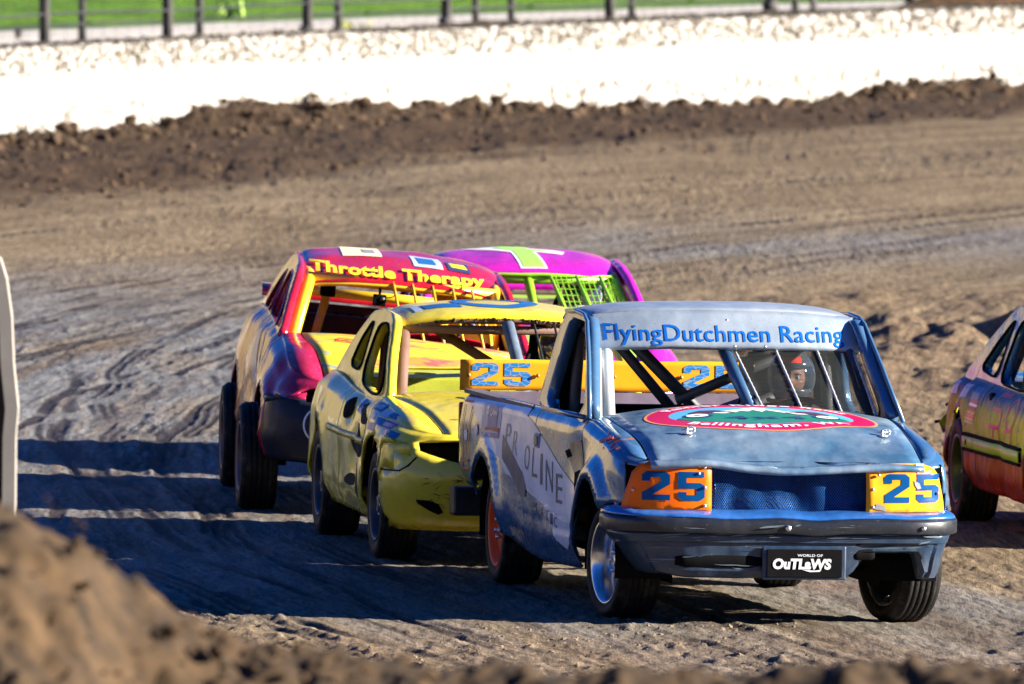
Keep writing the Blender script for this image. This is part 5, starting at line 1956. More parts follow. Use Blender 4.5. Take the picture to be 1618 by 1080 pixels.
# ---- yellow coupe
Y1 = paint("yellow_paint", (0.76, 0.58, 0.015), 0.22, 0.0, 0.28, 0.35, 0.03, 0.2, (0.20, 0.16, 0.06), 1.0, (0.80, 0.66, 0.05))
Y2 = paint("yellow_fascia", (0.60, 0.47, 0.02), 0.33, 0.0, 0.55, 0.25, 0.06, 0.25, (0.10, 0.085, 0.03), 1.0, (0.66, 0.54, 0.04))
YIN = paint("yellow_green_inside", (0.42, 0.45, 0.03), 0.5, 0, 0.4, 0, 0.0, 0.1)
RUST = paint("rusty_tube", (0.11, 0.055, 0.035), 0.75, 0.1, 0.5, 0, 0, 0.3, (0.2, 0.12, 0.09), 1, (0.2, 0.11, 0.08))
ysp = dict(W=.822, n=3.4, x0f=.18, x0r=-2.72, cowl=-.45, deck=-2.66, nose=.72,
    XF=curve1([(.18, .58), (.24, .70), (.36, .755), (.48, .785), (.54, .77), (.68, .69), (.74, .64)]),
    XR=curve1([(.2, -3.18), (.45, -3.30), (.7, -3.27), (.9, -3.16)]),
    zt=curve1([(-3.3, .80), (-3.0, .86), (-2.5, .895), (-1.7, .845), (-.9, .815), (-.45, .845), (0, .81), (.35, .755), (.58, .715), (.75, .695)]),
    zb=curve1([(-3.3, .30), (-2.9, .24), (-2.2, .21), (-.5, .20), (.3, .19), (.8, .185)]),
    inset=INS, arches=[(0, .295, .37, .012), (-2.42, .295, .36, .012)], seams=[-1.56, -.38], seed=12.0, dent=.010,
    dents=[(-1.0, .5, .22, .045), (-1.25, .72, .10, .03), (-.6, .60, .14, .035), (.25, .62, .10, .012), (-2.75, .6, .2, .03), (-1.45, .4, .16, .02)],
    mouth=(9, 14, lambda y: .515 + .12 * (abs(y) / .7) ** 2.5, lambda y: .680 - .022 * (abs(y) / .7) ** 2), mouth_open=lambda y: abs(y) < .665,
    part=lambda x, y, z: 'rear_bumper' if x < -2.95 and z < .62 else ('rear_quarter' if x < -1.56 else ('door' if x < -.38 else ('front_bumper' if (x > .35 and z < .50) or (x > .52 and z < .60) else 'fender'))),
    crown=lambda x: .055 * (1 - .55 * sstep(.1, .7, x)), hw=lambda x: lerp(.665, .52, sstep(-.45, .62, x)),
    hoodpart=lambda x, ay, h: 'hood' if ay < h and x < .64 else ('front_bumper' if x >= .64 else 'fender'),
    hextra=lambda x, y: .008 * nz3(x * 3, y * 3, 9))
ygh = dict(plane=(.695, .30, .86),
    outline=smooth_poly([(-.36, .83), (-.98, 1.225), (-1.20, 1.268), (-1.6, 1.278), (-1.95, 1.245), (-2.35, 1.08), (-2.72, .90), (-2.72, .86), (-1.7, .83), (-.9, .80)], 1, .12),
    holes=[smooth_poly([(-2.17, .94), (-2.06, 1.08), (-1.82, 1.195), (-1.73, 1.19), (-1.69, .93)], 2, .2),
           smooth_poly([(-1.56, .885), (-1.54, 1.19), (-1.20, 1.215), (-1.0, 1.165), (-.56, .865), (-.95, .835)], 2, .2)],
    roof=[(-1.06, 1.258), (-1.2, 1.292), (-1.45, 1.318), (-1.75, 1.322), (-2.0, 1.295), (-2.2, 1.24)], drop=.045, wr=lambda u: lerp(.565, .535, u), bow=.10)
M_GUN = plain("dull_grey_rim", (0.04, 0.045, 0.05), 0.45, 0.4, 0.25, 10)
ytub = [([(-1.62, -.60, .30), (-1.62, -.545, 1.225), (-1.62, .545, 1.225), (-1.62, .60, .30)], .03),
        ([(-1.62, -.545, 1.20), (-1.14, -.515, 1.18), (-.58, -.60, .80)], .033),
        ([(-1.62, .545, 1.20), (-1.14, .515, 1.18), (-.58, .60, .80)], .033),
        ([(-1.12, -.51, 1.185), (-1.12, .51, 1.185)], .025),
        ([(-1.60, -.34, 1.20), (-1.58, .36, .78)], .028),
        ([(-1.62, -.50, .95), (-1.20, -.60, .55)], .03)]
yc = sedan("yellow_coupe", "dented yellow race coupe tucked in behind the pickup truck", "race car", ysp,
    dict(body=Y1, hood=Y1, front_bumper=Y1, rear_bumper=Y1, inside=YIN, frame=Y1, roof=Y1, header=RUST), ygh,
    [(0, -.70, .300, .205, .185, rad(1), M_GUN, 'steel', -1, .05), (0, .70, .300, .205, .185, rad(1), M_GUN, 'steel', 1, .05),
     (-2.42, -.71, .303, .215, .185, 0, M_GUN, 'steel', -1, .05), (-2.42, .71, .303, .215, .185, 0, M_GUN, 'steel', 1, .05)], RUST, ytub)
yroot = yc['root']
mb = MB().tube([(-1.0, .03, 1.22), (-.62, .09, .84)], .034, 12)
obj("cage_tube", mb, plain("foam_blue_grey", (0.10, 0.14, 0.19), .9, 0, .3, 14), yc['cage'], label="foam padded windscreen post")
for yy in (.19, .30, .41):
    mb = MB().tube([(-1.06, yy - .01, 1.22), (-.62, yy + .04, .84)], .007, 6)
    obj("window_bar", mb, M_DARKSTEEL, yc['cage'])
# printed marks: tiger-like dark patches, rub strip, stickers
BLK_D = decalmat("vinyl_black", (0.008, 0.008, 0.010), .75, .2, dirtcol=(0.4, .32, .08))
YBL = decalmat("vinyl_blue", (0.02, 0.12, 0.34), .35, .15)
YMAG = decalmat("vinyl_magenta", (0.55, 0.02, 0.16), .35, .15)
YPALE = decalmat("vinyl_pale_blue", (0.40, 0.50, 0.62), .3, .25)
def yside(nm, pts, m, off=.003):
    return decal(nm, poly2d(pts), side_ray, yc['side'], m, yroot, off, .05)
for pts in ([(-1.05, .80), (-.72, .79), (-.55, .70), (-.72, .68), (-.9, .74)], [(-.95, .70), (-.72, .66), (-.62, .52), (-.75, .50), (-.88, .62)], [(-.62, .74), (-.47, .72), (-.43, .58), (-.55, .62)],
            [(-1.0, .50), (-.78, .47), (-.60, .30), (-.72, .29), (-.92, .42)], [(-1.35, .36), (-1.05, .42), (-.9, .36), (-1.1, .33)], [(-.60, .48), (-.45, .46), (-.42, .30), (-.52, .34)], [(-1.15, .60), (-.98, .58), (-.92, .50), (-1.06, .52)]):
    yside("black_patch", smooth_poly(pts, 2, .25), BLK_D)
yside("fuel_hole", ell(.085, .058, 24, -1.36, .745), M_BLACK, .005)
yside("pale_sticker", [(-1.10, .805), (-.92, .80), (-.90, .73), (-1.06, .745)], YPALE, .0035)
yside("blue_dot", ell(.06, .022, 16, -1.02, .785), YBL, .005)
mb = MB()
rows = []
for k in range(26):
    x = lerp(-1.95, -.44, k / 25)
    h_ = yc['side'].ray_cast(Vector((x, -3, .615 - .02 * k / 25)), Vector((0, 1, 0)))[0]
    y = h_.y if h_ else -.80
    rows.append([(x, y - .001, .635 - .02 * k / 25), (x, y - .014, .63 - .02 * k / 25), (x, y - .014, .60 - .02 * k / 25), (x, y - .001, .595 - .02 * k / 25)])
obj("rub_strip", MB().grid(rows), Y2, yroot, solid=.004)
def yf_ray(u, v):           # fender stickers, seen from above the wheel arch
    return (u, -.74 - v * .6 - 1.2, .80 + v * .8 + .9), (0, .8, -.6)
def fendd(nm, x0, x1, v0, v1, m, off=.0035):
    return decal(nm, poly2d([(x0, v0), (x1, v0), (x1, v1), (x0, v1)]), lambda u, v: ((u, -2.0, v + .47), (0, 1, -.375)), yc['side'], m, yroot, off, .05)
for x0, x1, v0, v1, m in ((-.34, -.10, .775, .83, YBL), (-.08, .12, .755, .805, YPALE), (-.06, .14, .70, .745, YBL), (.16, .36, .70, .745, YMAG), (-.32, -.12, .72, .765, YPALE), (-.30, .0, .655, .70, decalmat("vinyl_lilac", (0.42, .28, .42), .35, .3)), (.38, .50, .665, .70, YBL), (.2, .34, .655, .69, YPALE), (.10, .24, .765, .80, YBL)):
    fendd("sticker", x0, x1, v0, v1, m)
for s_, u0, v0, wd, m in (("SIMPSON", .26, .722, .17, WHITE_D), ("ACES", -.22, .803, .17, WHITE_D)):
    decal("lettering", fit2d(text2d(s_, 1, .03), wd, .026, u0, v0), lambda u, v: ((u, -2.0, v + .47), (0, 1, -.375)), yc['side'], m, yroot, .006, .05)
def yhood(u, v):
    return (v, u, 3), (0, 0, -1)
for pts in ([(-.335, .03), (-.14, .0), (-.14, .10), (-.26, .12)], [(-.36, -.12), (-.345, -.13), (-.25, .02), (-.27, .03)], [(-.18, -.02), (-.09, -.06), (-.05, .02), (-.16, .06)]):
    decal("hood_mark", poly2d(pts), yhood, yc['hood'], NAVY_D, yroot, .003, .05)
decal("hood_mark", poly2d(ell(.12, .1, 20, .02, .0), [ell(.075, .06, 20, .02, 0)]), yhood, yc['hood'], NAVY_D, yroot, .003, .05)
mb = MB()
mb.tube([(0, 0, 0), (0, 0, .03)], .006, 6)
mb.tube([(0, -.02, .015), (0, .05, .02)], .004, 5)
o = obj("hood_pin", mb, M_BLACK, yroot)
o.location = yc['hood'].ray_cast(Vector((.38, -.36, 3)), Vector((0, 0, -1)))[0]
def yroof(u, v):
    return (v, u, 3), (0, 0, -1)
decal("roof_number", poly2d(ell(.24, .30, 40, .02, -1.55), [ell(.15, .20, 40, .02, -1.55)]), yroof, yc['roofb'], YBL, yc['roof'], .003, .06)
decal("roof_sticker", poly2d([(-.40, -1.45), (-.20, -1.42), (-.18, -1.28), (-.38, -1.30)]), yroof, yc['roofb'], YBL, yc['roof'], .003, .05)
decal("roof_sticker", poly2d([(-.46, -1.50), (-.42, -1.48), (-.40, -1.28), (-.44, -1.27)]), yroof, yc['roofb'], YPALE, yc['roof'], .003, .05)
# fog slots, seam of the fascia, rubbed patches
for s in (-1, 1):
    h_ = [(s * a, b) for a, b in ((.665, .355), (.655, .335), (.60, .30), (.545, .275), (.52, .29), (.55, .335), (.60, .352))]
    decal("fog_recess", poly2d(h_), front_ray, yc['front'], M_BLACK, yroot, .004, .04)
yside("fascia_seam", [(.37, .497), (.60, .50), (.645, .53), (.66, .58), (.652, .58), (.635, .535), (.595, .508), (.37, .505)], M_BLACK, .003)
for k_ in range(70):
    cx, cz = random.uniform(-.62, -.12), random.uniform(.30, .50)
    wd, hg = random.uniform(.01, .05), random.uniform(.001, .003)
    tl = random.uniform(-.02, .02)
    decal("scuff", poly2d([(cx - wd, cz - tl), (cx, cz - hg), (cx + wd, cz + tl), (cx, cz + hg)]), front_ray, yc['front'], BLK_D, yroot, .003, .06)
mb = MB()
P_, F_ = ico_pts()
for k_ in range(90):
    t = random.uniform(-1, 1)
    c_ = Vector((-1.07 - .10 * abs(t) ** 2.3, .55 * t, 1.246 - .045 * abs(t) ** 2.2 - .035 * abs(t) ** 9))
    s_ = random.uniform(.004, .012)
    mb.add([c_ + Vector((random.uniform(-.01, .02), 0, random.uniform(-.012, .006))) + p * s_ * random.uniform(.6, 1.2) for p in P_], F_)
o = obj("mud_crust", mb, M_RDARK if 'M_RDARK' in globals() else M_SOIL, yroot, smooth=False)
o["kind"] = "stuff"
race_seat(yroot, .36, -1.42, .36, M_BLACK)
place_car(yroot, .055, 91.20, 7.5)

# ---- red car
R1 = paint("red_paint", (0.48, 0.008, 0.018), 0.20, 0.1, 0.2, 0.6, 0.03, 0.15, (0.20, 0.12, 0.09), 1.0, (0.58, 0.012, 0.03))
RP = paint("plum_paint", (0.31, 0.006, 0.028), 0.22, 0.1, 0.25, 0.25, 0.035, 0.4, (0.22, 0.14, 0.11), 1.2, (0.36, 0.01, 0.06), 0.35)
def smear_mat():
    m = bpy.data.materials.new("smeared_yellow_hood")
    t, n, l, b = nodes_of(m)
    co = objco(t)
    c = (0.80, 0.56, 0.02)
    a = tex_noise(t, mapping(t, co, (4, 1.6, 4)), 1.0, 5, .65)
    for (p0, p1, sc, col, seed) in ((.54, .60, (5, 1.5, 4), (0.80, 0.20, 0.05), 1), (.57, .62, (6, 2.2, 4), (0.45, 0.05, 0.12), 7), (.58, .62, (7, 3, 4), (0.25, 0.36, 0.03), 13), (.61, .64, (8, 3.5, 5), (0.12, 0.25, 0.35), 21)):
        r = ramp(n, [(p0, (0, 0, 0)), (p1, (1, 1, 1))])
        l.new(tex_noise(t, mapping(t, co, sc, (0, 0, .3), (seed, seed * 2, 0)), 1.0, 4, .6), r.inputs[0])
        c = mixc(t, mth(t, 'MULTIPLY', r.outputs[0], .8), c, col)
    r = ramp(n, [(.45, (0, 0, 0)), (.7, (1, 1, 1))])
    l.new(a, r.inputs[0])
    c = mixc(t, mth(t, 'MULTIPLY', r.outputs[0], .35), c, (0.60, 0.52, 0.03))
    l.new(c, b.inputs["Base Color"])
    b.inputs["Roughness"].default_value = .4
    return m
RH = smear_mat()
RBUMP = paint("dark_fascia", (0.004, 0.007, 0.018), 0.4, 0.0, 0.12, 0.05, 0.05, 0.15, (0.05, 0.04, 0.035), 1.0, None, 0.2)
CY = paint("cage_yellow", (0.72, 0.42, 0.01), 0.38, 0, 0.25, 0.2, 0, 0.15, (0.25, 0.12, 0.03))
M_RDARK = plain("dark_brown_panel", (0.06, 0.03, 0.02), .7, 0, .4, 6)
rsp = dict(W=.825, n=3.6, x0f=.18, x0r=-2.62, cowl=-.42, deck=-2.60, nose=.66,
    XF=curve1([(.18, .60), (.28, .72), (.45, .76), (.58, .74), (.66, .66), (.72, .60)]),
    XR=curve1([(.2, -2.98), (.5, -3.05), (.7, -3.03), (1.0, -2.92)]),
    zt=curve1([(-3.1, .93), (-2.6, 1.0), (-1.7, .985), (-1.0, .97), (-.45, .925), (0, .87), (.35, .79), (.6, .73), (.72, .70)]),
    zb=curve1([(-3.1, .32), (-2.9, .26), (-2.2, .22), (-.5, .21), (.3, .24), (.8, .26)]),
    inset=lambda v, x, z: .045 * (1 - sstep(0, .2, v)) + .065 * sstep(.6, 1, v) + .055 * sstep(.86, 1, v) ** 2,
    arches=[(0, .30, .345, .01), (-2.42, .30, .345, .01)], seams=[-1.62, -.40], seed=33.0, dent=.009,
    dents=[(-1.0, .6, .25, .035), (-.7, .75, .12, .03), (-2.0, .7, .2, .03), (.3, .66, .12, .025)],
    mouth=(10, 16, lambda y: .575 + .02 * (abs(y) / .7) ** 2, lambda y: .715 - .05 * (abs(y) / .6) ** 4), mouth_open=lambda y: abs(y) < .62,
    part=lambda x, y, z: 'rear_bumper' if x < -2.85 and z < .62 else ('rear_quarter' if x < -1.62 else ('door' if x < -.40 else ('front_bumper' if (x > .42 and z < .60) else 'fender'))),
    crown=lambda x: .045 * (1 - .5 * sstep(.1, .7, x)), hw=lambda x: lerp(.60, .50, sstep(-.45, .62, x)),
    hoodpart=lambda x, ay, h: 'hood' if ay < h else 'fender',
    hextra=lambda x, y: .01 * nz3(x * 3, y * 3, 19))
rgh = dict(plane=(.705, .36, .97),
    outline=smooth_poly([(-.36, .90), (-1.05, 1.245), (-1.28, 1.30), (-1.7, 1.335), (-2.05, 1.31), (-2.4, 1.18), (-2.74, 1.0), (-2.74, .96), (-1.7, .955), (-1.0, .94)], 1, .12),
    holes=[smooth_poly([(-1.62, .985), (-1.60, 1.25), (-1.28, 1.235), (-.64, .945), (-1.05, .965)], 2, .2), smooth_poly([(-2.32, 1.0), (-2.05, 1.19), (-1.80, 1.25), (-1.76, .99)], 2, .2)],
    roof=[(-1.08, 1.235), (-1.18, 1.275), (-1.35, 1.325), (-1.6, 1.375), (-1.95, 1.395), (-2.3, 1.375)], drop=.035, wr=lambda u: lerp(.60, .555, u), bow=.06, rdent=.012)
rtub = [([(-1.65, -.62, .30), (-1.65, -.56, 1.30), (-1.65, .56, 1.30), (-1.65, .62, .30)], .032),
        ([(-1.65, -.56, 1.27), (-1.16, -.53, 1.235), (-.52, -.64, .86)], .034),
        ([(-1.65, .56, 1.27), (-1.16, .53, 1.235), (-.52, .64, .86)], .034),
        ([(-1.15, -.54, 1.225), (-1.15, .54, 1.225)], .034),
        ([(-1.70, -.36, 1.28), (-1.62, -.50, .60)], .026),
        ([(-2.55, -.56, 1.10), (-2.55, .56, 1.10)], .028),
        ([(-1.65, -.56, 1.26), (-2.55, -.56, 1.09)], .028)]
M_RRIM = plain("pink_spoke_rim", (0.12, 0.07, 0.08), 0.45, 0.4, 0.3, 10)
rd = sedan("red_car", "red and plum race car with yellow hood and lettering across its roof", "race car", rsp,
    dict(body=RP, hood=RH, front_bumper=RBUMP, rear_bumper=RBUMP, inside=M_RDARK, frame=R1, roof=R1, header=CY, seal=RP), rgh,
    [(0, -.73, .305, .205, .185, rad(1), M_RRIM, 'spoke', -1, .05), (0, .73, .305, .205, .185, rad(1), M_RRIM, 'spoke', 1, .05),
     (-2.42, -.695, .305, .21, .185, 0, M_RRIM, 'spoke', -1, .05), (-2.42, .74, .305, .21, .185, 0, M_RRIM, 'spoke', 1, .05)], CY, rtub)
rroot = rd['root']
YLET = decalmat("lettering_yellow", (0.86, 0.62, 0.03), .4, .1)
decal("lettering", fit2d(text2d("Throttle Therapy", 1, .04, 0, 1.05), 1.0, .074, -.03, 1.283), lambda u, v: ((3, u, v), (-1, 0, 0)), rd['roofb'], YLET, rd['roof'], .004, .04)
def rroof(u, v):
    return (v, u, 3), (0, 0, -1)
decal("roof_placard", poly2d([(-.34, -1.95), (-.12, -1.95), (-.11, -1.52), (-.335, -1.52)]), rroof, rd['roofb'], decalmat("placard_cream", (0.72, 0.66, 0.42), .5, .15), rd['roof'], .004, .06)
decal("roof_placard_mark", poly2d([(-.22, -1.80), (-.15, -1.80), (-.145, -1.6), (-.215, -1.6)]), rroof, rd['roofb'], GREY_D, rd['roof'], .006, .06)
for x0, x1, a, b, m in ((.05, .24, -1.68, -1.40, YPALE), (.25, .40, -1.60, -1.42, NAVY_D), (.08, .20, -1.62, -1.46, YBL), (.27, .38, -1.55, -1.47, YLET)):
    decal("roof_sticker", poly2d([(x0, a), (x1 - .02, a), (x1, b), (x0 + .02, b)]), rroof, rd['roofb'], m, rd['roof'], .004 if m in (YPALE, NAVY_D) else .006, .06)
# scribbles: front bumper and hood
def scrib(nm, paths, wd, place, bvh, m, parent, off=.004):
    sh = []
    for p in paths:
        for q in range(len(p) - 1):
            (x0, y0), (x1, y1) = p[q], p[q + 1]
            L_ = math.hypot(x1 - x0, y1 - y0) or 1
            nx, ny = -(y1 - y0) / L_ * wd, (x1 - x0) / L_ * wd
            ex, ey = (x1 - x0) / L_ * wd * .6, (y1 - y0) / L_ * wd * .6
            sh.append(poly2d([(x0 - nx - ex, y0 - ny - ey), (x1 - nx + ex, y1 - ny + ey), (x1 + nx + ex, y1 + ny + ey), (x0 + nx - ex, y0 + ny - ey)]))
    return decal(nm, join2d(*sh), place, bvh, m, parent, off, .06)
def arcp(cx, cy, r, a0, a1, n=10, ry=None):
    return [(cx + r * math.cos(lerp(a0, a1, k / n)), cy + (ry or r) * math.sin(lerp(a0, a1, k / n))) for k in range(n + 1)]
scrib("white_scribble", [arcp(-.47, .525, .045, 2.6, -1.5, 12), arcp(-.47, .445, .05, 1.5, -2.6, 12), arcp(-.37, .49, .06, 2.2, 4.2), arcp(-.50, .47, .10, 2.4, 4.0), arcp(-.29, .48, .05, 0, 6.2, 14)], .005, front_ray, rd['front'], WHITE_D, rroot)
scrib("hood_scribble", [arcp(-.35, -.15, .06, 0, 5, 8), [(-.42, -.1), (-.30, -.2), (-.28, -.05), (-.36, -.12)], arcp(-.12, -.1, .05, 0, 5, 8)], .006, lambda u, v: ((v, u, 3), (0, 0, -1)), rd['hood'], RED_D, rroot)
for cx, cy, a, b, m in ((-.22, .40, .06, .07, RED_D), (-.12, .44, .05, .04, decalmat("vinyl_green", (0.20, 0.38, 0.03), .4, .2)), (-.36, .46, .06, .04, YPALE), (-.02, .42, .06, .05, RED_D), (-.30, .52, .08, .03, decalmat("vinyl_green", (0, 0, 0)))):
    decal("hood_smudge", poly2d(smooth_poly([(cx + a * random.uniform(.5, 1.2) * math.cos(t), cy + b * random.uniform(.5, 1.2) * math.sin(t)) for t in np.linspace(0, 5.6, 9)], 1)), lambda u, v: ((v, u, 3), (0, 0, -1)), rd['hood'], m, rroot, .003, .05)
# pale flash down the door
for pts in ([(-1.5, .93), (-1.25, .94), (-.95, .62), (-1.1, .60)], [(-1.1, .92), (-1.0, .92), (-.75, .66), (-.82, .66)]):
    decal("pale_flash", poly2d(pts), side_ray, rd['side'], decalmat("vinyl_cream", (0.62, 0.58, 0.50), .25, .4), rroot, .003, .05)
# windscreen bars, camera, seat, rear screen
for yy in (-.06, .05, .165, .28, .39):
    mb = MB().tube([(-1.10, yy, 1.24), (-.50, yy + .06, .93)], .0085, 6)
    obj("window_bar", mb, CY, rd['cage'])
mb = MB()
mb.tube(bend([(-1.15, -.13, 1.25), (-1.10, -.13, 1.17)]), .008, 6)
cam_mount = obj("camera_mount", mb, M_BLACK, rroot)
mb = MB().box((-1.08, -.13, 1.135), (.035, .075, .065))
act = obj("action_camera", mb, M_BLACK, cam_mount, smooth=False, bevel=.006)
mb = MB().tube([(-1.05 - .01, -.115, 1.142), (-1.058, -.115, 1.142)], .014, 12)
obj("camera_lens", mb, M_DARKSTEEL, cam_mount)
mb = MB().tube(bend([(-1.09, -.10, 1.15), (-1.09, -.045, 1.16), (-1.09, -.04, 1.21), (-1.12, -.12, 1.235)], .03), .0035, 5)
obj("camera_cable", mb, M_BLACK, cam_mount)
mb = MB().box((-1.45, -.405, 1.16), (.08, .085, .09))
obj("clamp", mb, M_BLACK, rroot, smooth=False, bevel=.01)
race_seat(rroot, .36, -1.42, .40, CY)
mb = MB()
SW = Matrix.Translation((-.90, .30, .93)) @ Matrix.Rotation(rad(-62), 4, 'Y')
mb.tube([SW @ Vector((a, b, 0)) for a, b in tor], .014, 8, False)
for t in (0.3, math.pi - .3, -math.pi / 2):
    mb.tube([SW @ Vector((0, 0, -.03)), SW @ Vector((.165 * math.cos(t), .165 * math.sin(t), 0))], .01, 6)
obj("steering_wheel", mb, plain("wheel_navy", (0.02, 0.03, 0.06), .4), rroot)
mb = MB().grid([[(-.70 - .03 * i, y, .945 + .045 * math.cos((y - .2) * 4) - .03 * i * i) for y in np.linspace(-.05, .50, 11)] for i in range(4)])
obj("dash_cowl", mb, R1, rroot, solid=.01)
mb = MB()
for k in range(-14, 16):
    y0 = k * .075
    for sg in (1, -1):
        a, b = Vector((-2.10, y0, .80)), Vector((-2.10, y0 + sg * .30, 1.0))
        if -.62 < a.y < .62 and -.62 < b.y < .62:
            mb.tube([a, b], .0045, 4, False)
o = obj("diamond_mesh", mb, M_BLACK, rroot)
o["kind"] = "stuff"
mb = MB().grid([[(-2.15 - .02 * i, y, z) for y in np.linspace(-.6, .6, 9)] for i, z in enumerate((.99, 1.045))])
obj("rear_panel", mb, M_RDARK, rroot, solid=.01)
mb = MB()
rows = [[(-2.78 - d, y, z) for y in np.linspace(-.70, .70, 15)] for d, z in ((-.02, 1.045), (0, 1.085), (.10, 1.105), (.22, 1.11))]
obj("rear_spoiler", MB().grid(rows), R1, rroot, solid=.012)
for yy in (-.52, .0, .52):
    mb = MB().box((-2.82, yy, 1.01), (.05, .02, .14))
    obj("spoiler_strut", mb, CY, rroot, smooth=False)
tilt_body(rroot, rad(-4.6))
for c in rroot.children:
    if "_wheel" not in c:
        c.location.y += .08
place_car(rroot, -.715, 96.07, 4)

# ---- purple car
P1 = paint("magenta_paint", (0.58, 0.01, 0.38), 0.25, 0.1, 0.25, 0.5, 0.05, 0.15, (0.2, 0.1, 0.15), 1.0, (0.66, 0.02, 0.48))
PV = paint("violet_paint", (0.12, 0.03, 0.30), 0.25, 0.2, 0.25, 0.5, 0.05, 0.15, (0.2, 0.1, 0.15), 1.0, (0.18, 0.05, 0.40))
LIME = paint("lime_tube", (0.26, 0.55, 0.02), 0.4, 0, 0.25, 0.1, 0, 0.1)
LIME_D = decalmat("lime_vinyl", (0.36, 0.72, 0.10), .35, .08)
psp = dict(rsp)
psp.update(W=.82, seed=51.0, dents=[], dent=.012, XF=curve1([(.18, .60), (.28, .70), (.45, .74), (.60, .70), (.66, .60)]),
    zt=curve1([(-3.1, .80), (-2.6, .865), (-1.7, .85), (-.9, .83), (-.45, .83), (0, .79), (.35, .72), (.6, .66), (.72, .63)]),
    mouth=(10, 14, lambda y: .50, lambda y: .60))
pgh = dict(plane=(.70, .34, .85),
    outline=smooth_poly([(-.36, .82), (-1.02, 1.155), (-1.25, 1.205), (-1.7, 1.225), (-2.05, 1.20), (-2.4, 1.06), (-2.74, .87), (-2.74, .84), (-1.7, .83), (-.9, .81)], 1, .12),
    holes=[smooth_poly([(-1.60, .86), (-1.56, 1.14), (-1.25, 1.14), (-.60, .85), (-1.05, .84)], 2, .2), smooth_poly([(-2.30, .88), (-2.05, 1.07), (-1.78, 1.14), (-1.72, .87)], 2, .2)],
    roof=[(-1.10, 1.165), (-1.25, 1.21), (-1.5, 1.252), (-1.8, 1.275), (-2.1, 1.262), (-2.35, 1.20)], drop=.04, wr=lambda u: lerp(.58, .54, u), bow=.08)
ptub = [([(-1.62, -.60, .30), (-1.62, -.54, 1.16), (-1.62, .54, 1.16), (-1.62, .60, .30)], .03),
        ([(-1.62, -.54, 1.14), (-1.16, -.52, 1.125), (-.54, -.62, .78)], .03),
        ([(-1.62, .54, 1.14), (-1.16, .52, 1.125), (-.54, .62, .78)], .03),
        ([(-1.15, -.53, 1.115), (-1.15, .53, 1.115)], .03),
        ([(-1.15, .0, 1.12), (-.60, .05, .78)], .03)]
pu = sedan("purple_car", "magenta race car with lime roof flash and lime cage at the back of the line", "race car", psp,
    dict(body=P1, hood=P1, front_bumper=P1, rear_bumper=PV, inside=P1, frame=P1, roof=P1, header=LIME, seal=PV), pgh,
    [(0, -.70, .295, .20, .18, rad(2), M_DARKSTEEL, 'steel', -1, .05), (0, .70, .295, .20, .18, rad(2), M_DARKSTEEL, 'steel', 1, .05),
     (-2.42, -.70, .295, .20, .18, 0, M_DARKSTEEL, 'steel', -1, .05), (-2.42, .70, .295, .20, .18, 0, M_DARKSTEEL, 'steel', 1, .05)], LIME, ptub)
proot = pu['root']
WHT = decalmat("flash_white", (0.80, 0.80, 0.82), .35, .05)
decal("roof_flash", poly2d([(-.34, -1.95), (-.05, -1.78), (-.02, -2.2), (.06, -1.75), (.26, -1.62), (.24, -1.52), (.08, -1.56), (.12, -1.14), (-.04, -1.14), (-.07, -1.55), (-.32, -1.75)]), rroof, pu['roofb'], WHT, pu['roof'], .003, .06)
decal("roof_flash", poly2d([(-.10, -1.86), (-.03, -1.75), (-.01, -2.0), (.05, -1.70), (.18, -1.60), (.06, -1.60), (.105, -1.16), (-.022, -1.16), (-.055, -1.60), (-.16, -1.72)]), rroof, pu['roofb'], LIME_D, pu['roof'], .005, .06)
decal("hood_flash", poly2d([(.42, -.4), (.60, -.4), (.60, .5), (.48, .5)]), rroof, pu['hood'], LIME_D, proot, .003, .06)
decal("hood_flash", poly2d([(-.20, -.35), (.0, -.35), (.05, .45), (-.15, .45)]), rroof, pu['hood'], LIME_D, proot, .003, .06)
def pscr(u, v):
    return Vector((lerp(-1.10, -.56, v), lerp(.13, .50, u) + .06 * v, lerp(1.135, .86, v)))
mb = MB()
for i in range(13):
    mb.tube([pscr(i / 12, 0), pscr(i / 12, 1)], .0035, 4, False)
for j in range(9):
    mb.tube([pscr(0, j / 8), pscr(.5, j / 8), pscr(1, j / 8)], .0035, 4, False)
ps_ = obj("wire_screen", mb, LIME, proot)
ps_["kind"] = "stuff"
for u in (0, .42, .80):
    mb = MB().tube([pscr(u, 0) + Vector((.01, 0, 0)), pscr(u + .1, 1) + Vector((.01, 0, 0))], .012, 6)
    obj("screen_bar", mb, LIME, ps_)
race_seat(proot, .36, -1.42, .32, M_BLACK)
rows = [[(-2.72 - d, y, z) for y in np.linspace(-.68, .68, 13)] for d, z in ((0, .99), (.01, 1.04))]
obj("rear_spoiler", MB().grid(rows), P1, proot, solid=.015)
mb = MB().box((-2.735, 0, .955), (.02, 1.30, .03))
obj("spoiler_band", mb, LIME_D, proot, smooth=False)
mb = MB().grid([[(-2.05, y, z) for y in np.linspace(-.6, .6, 9)] for z in (.80, .93)])
obj("rear_panel", mb, plain("pink_panel", (0.5, 0.08, 0.22), .5), proot, solid=.01)
place_car(proot, .17, 100.3, 5)

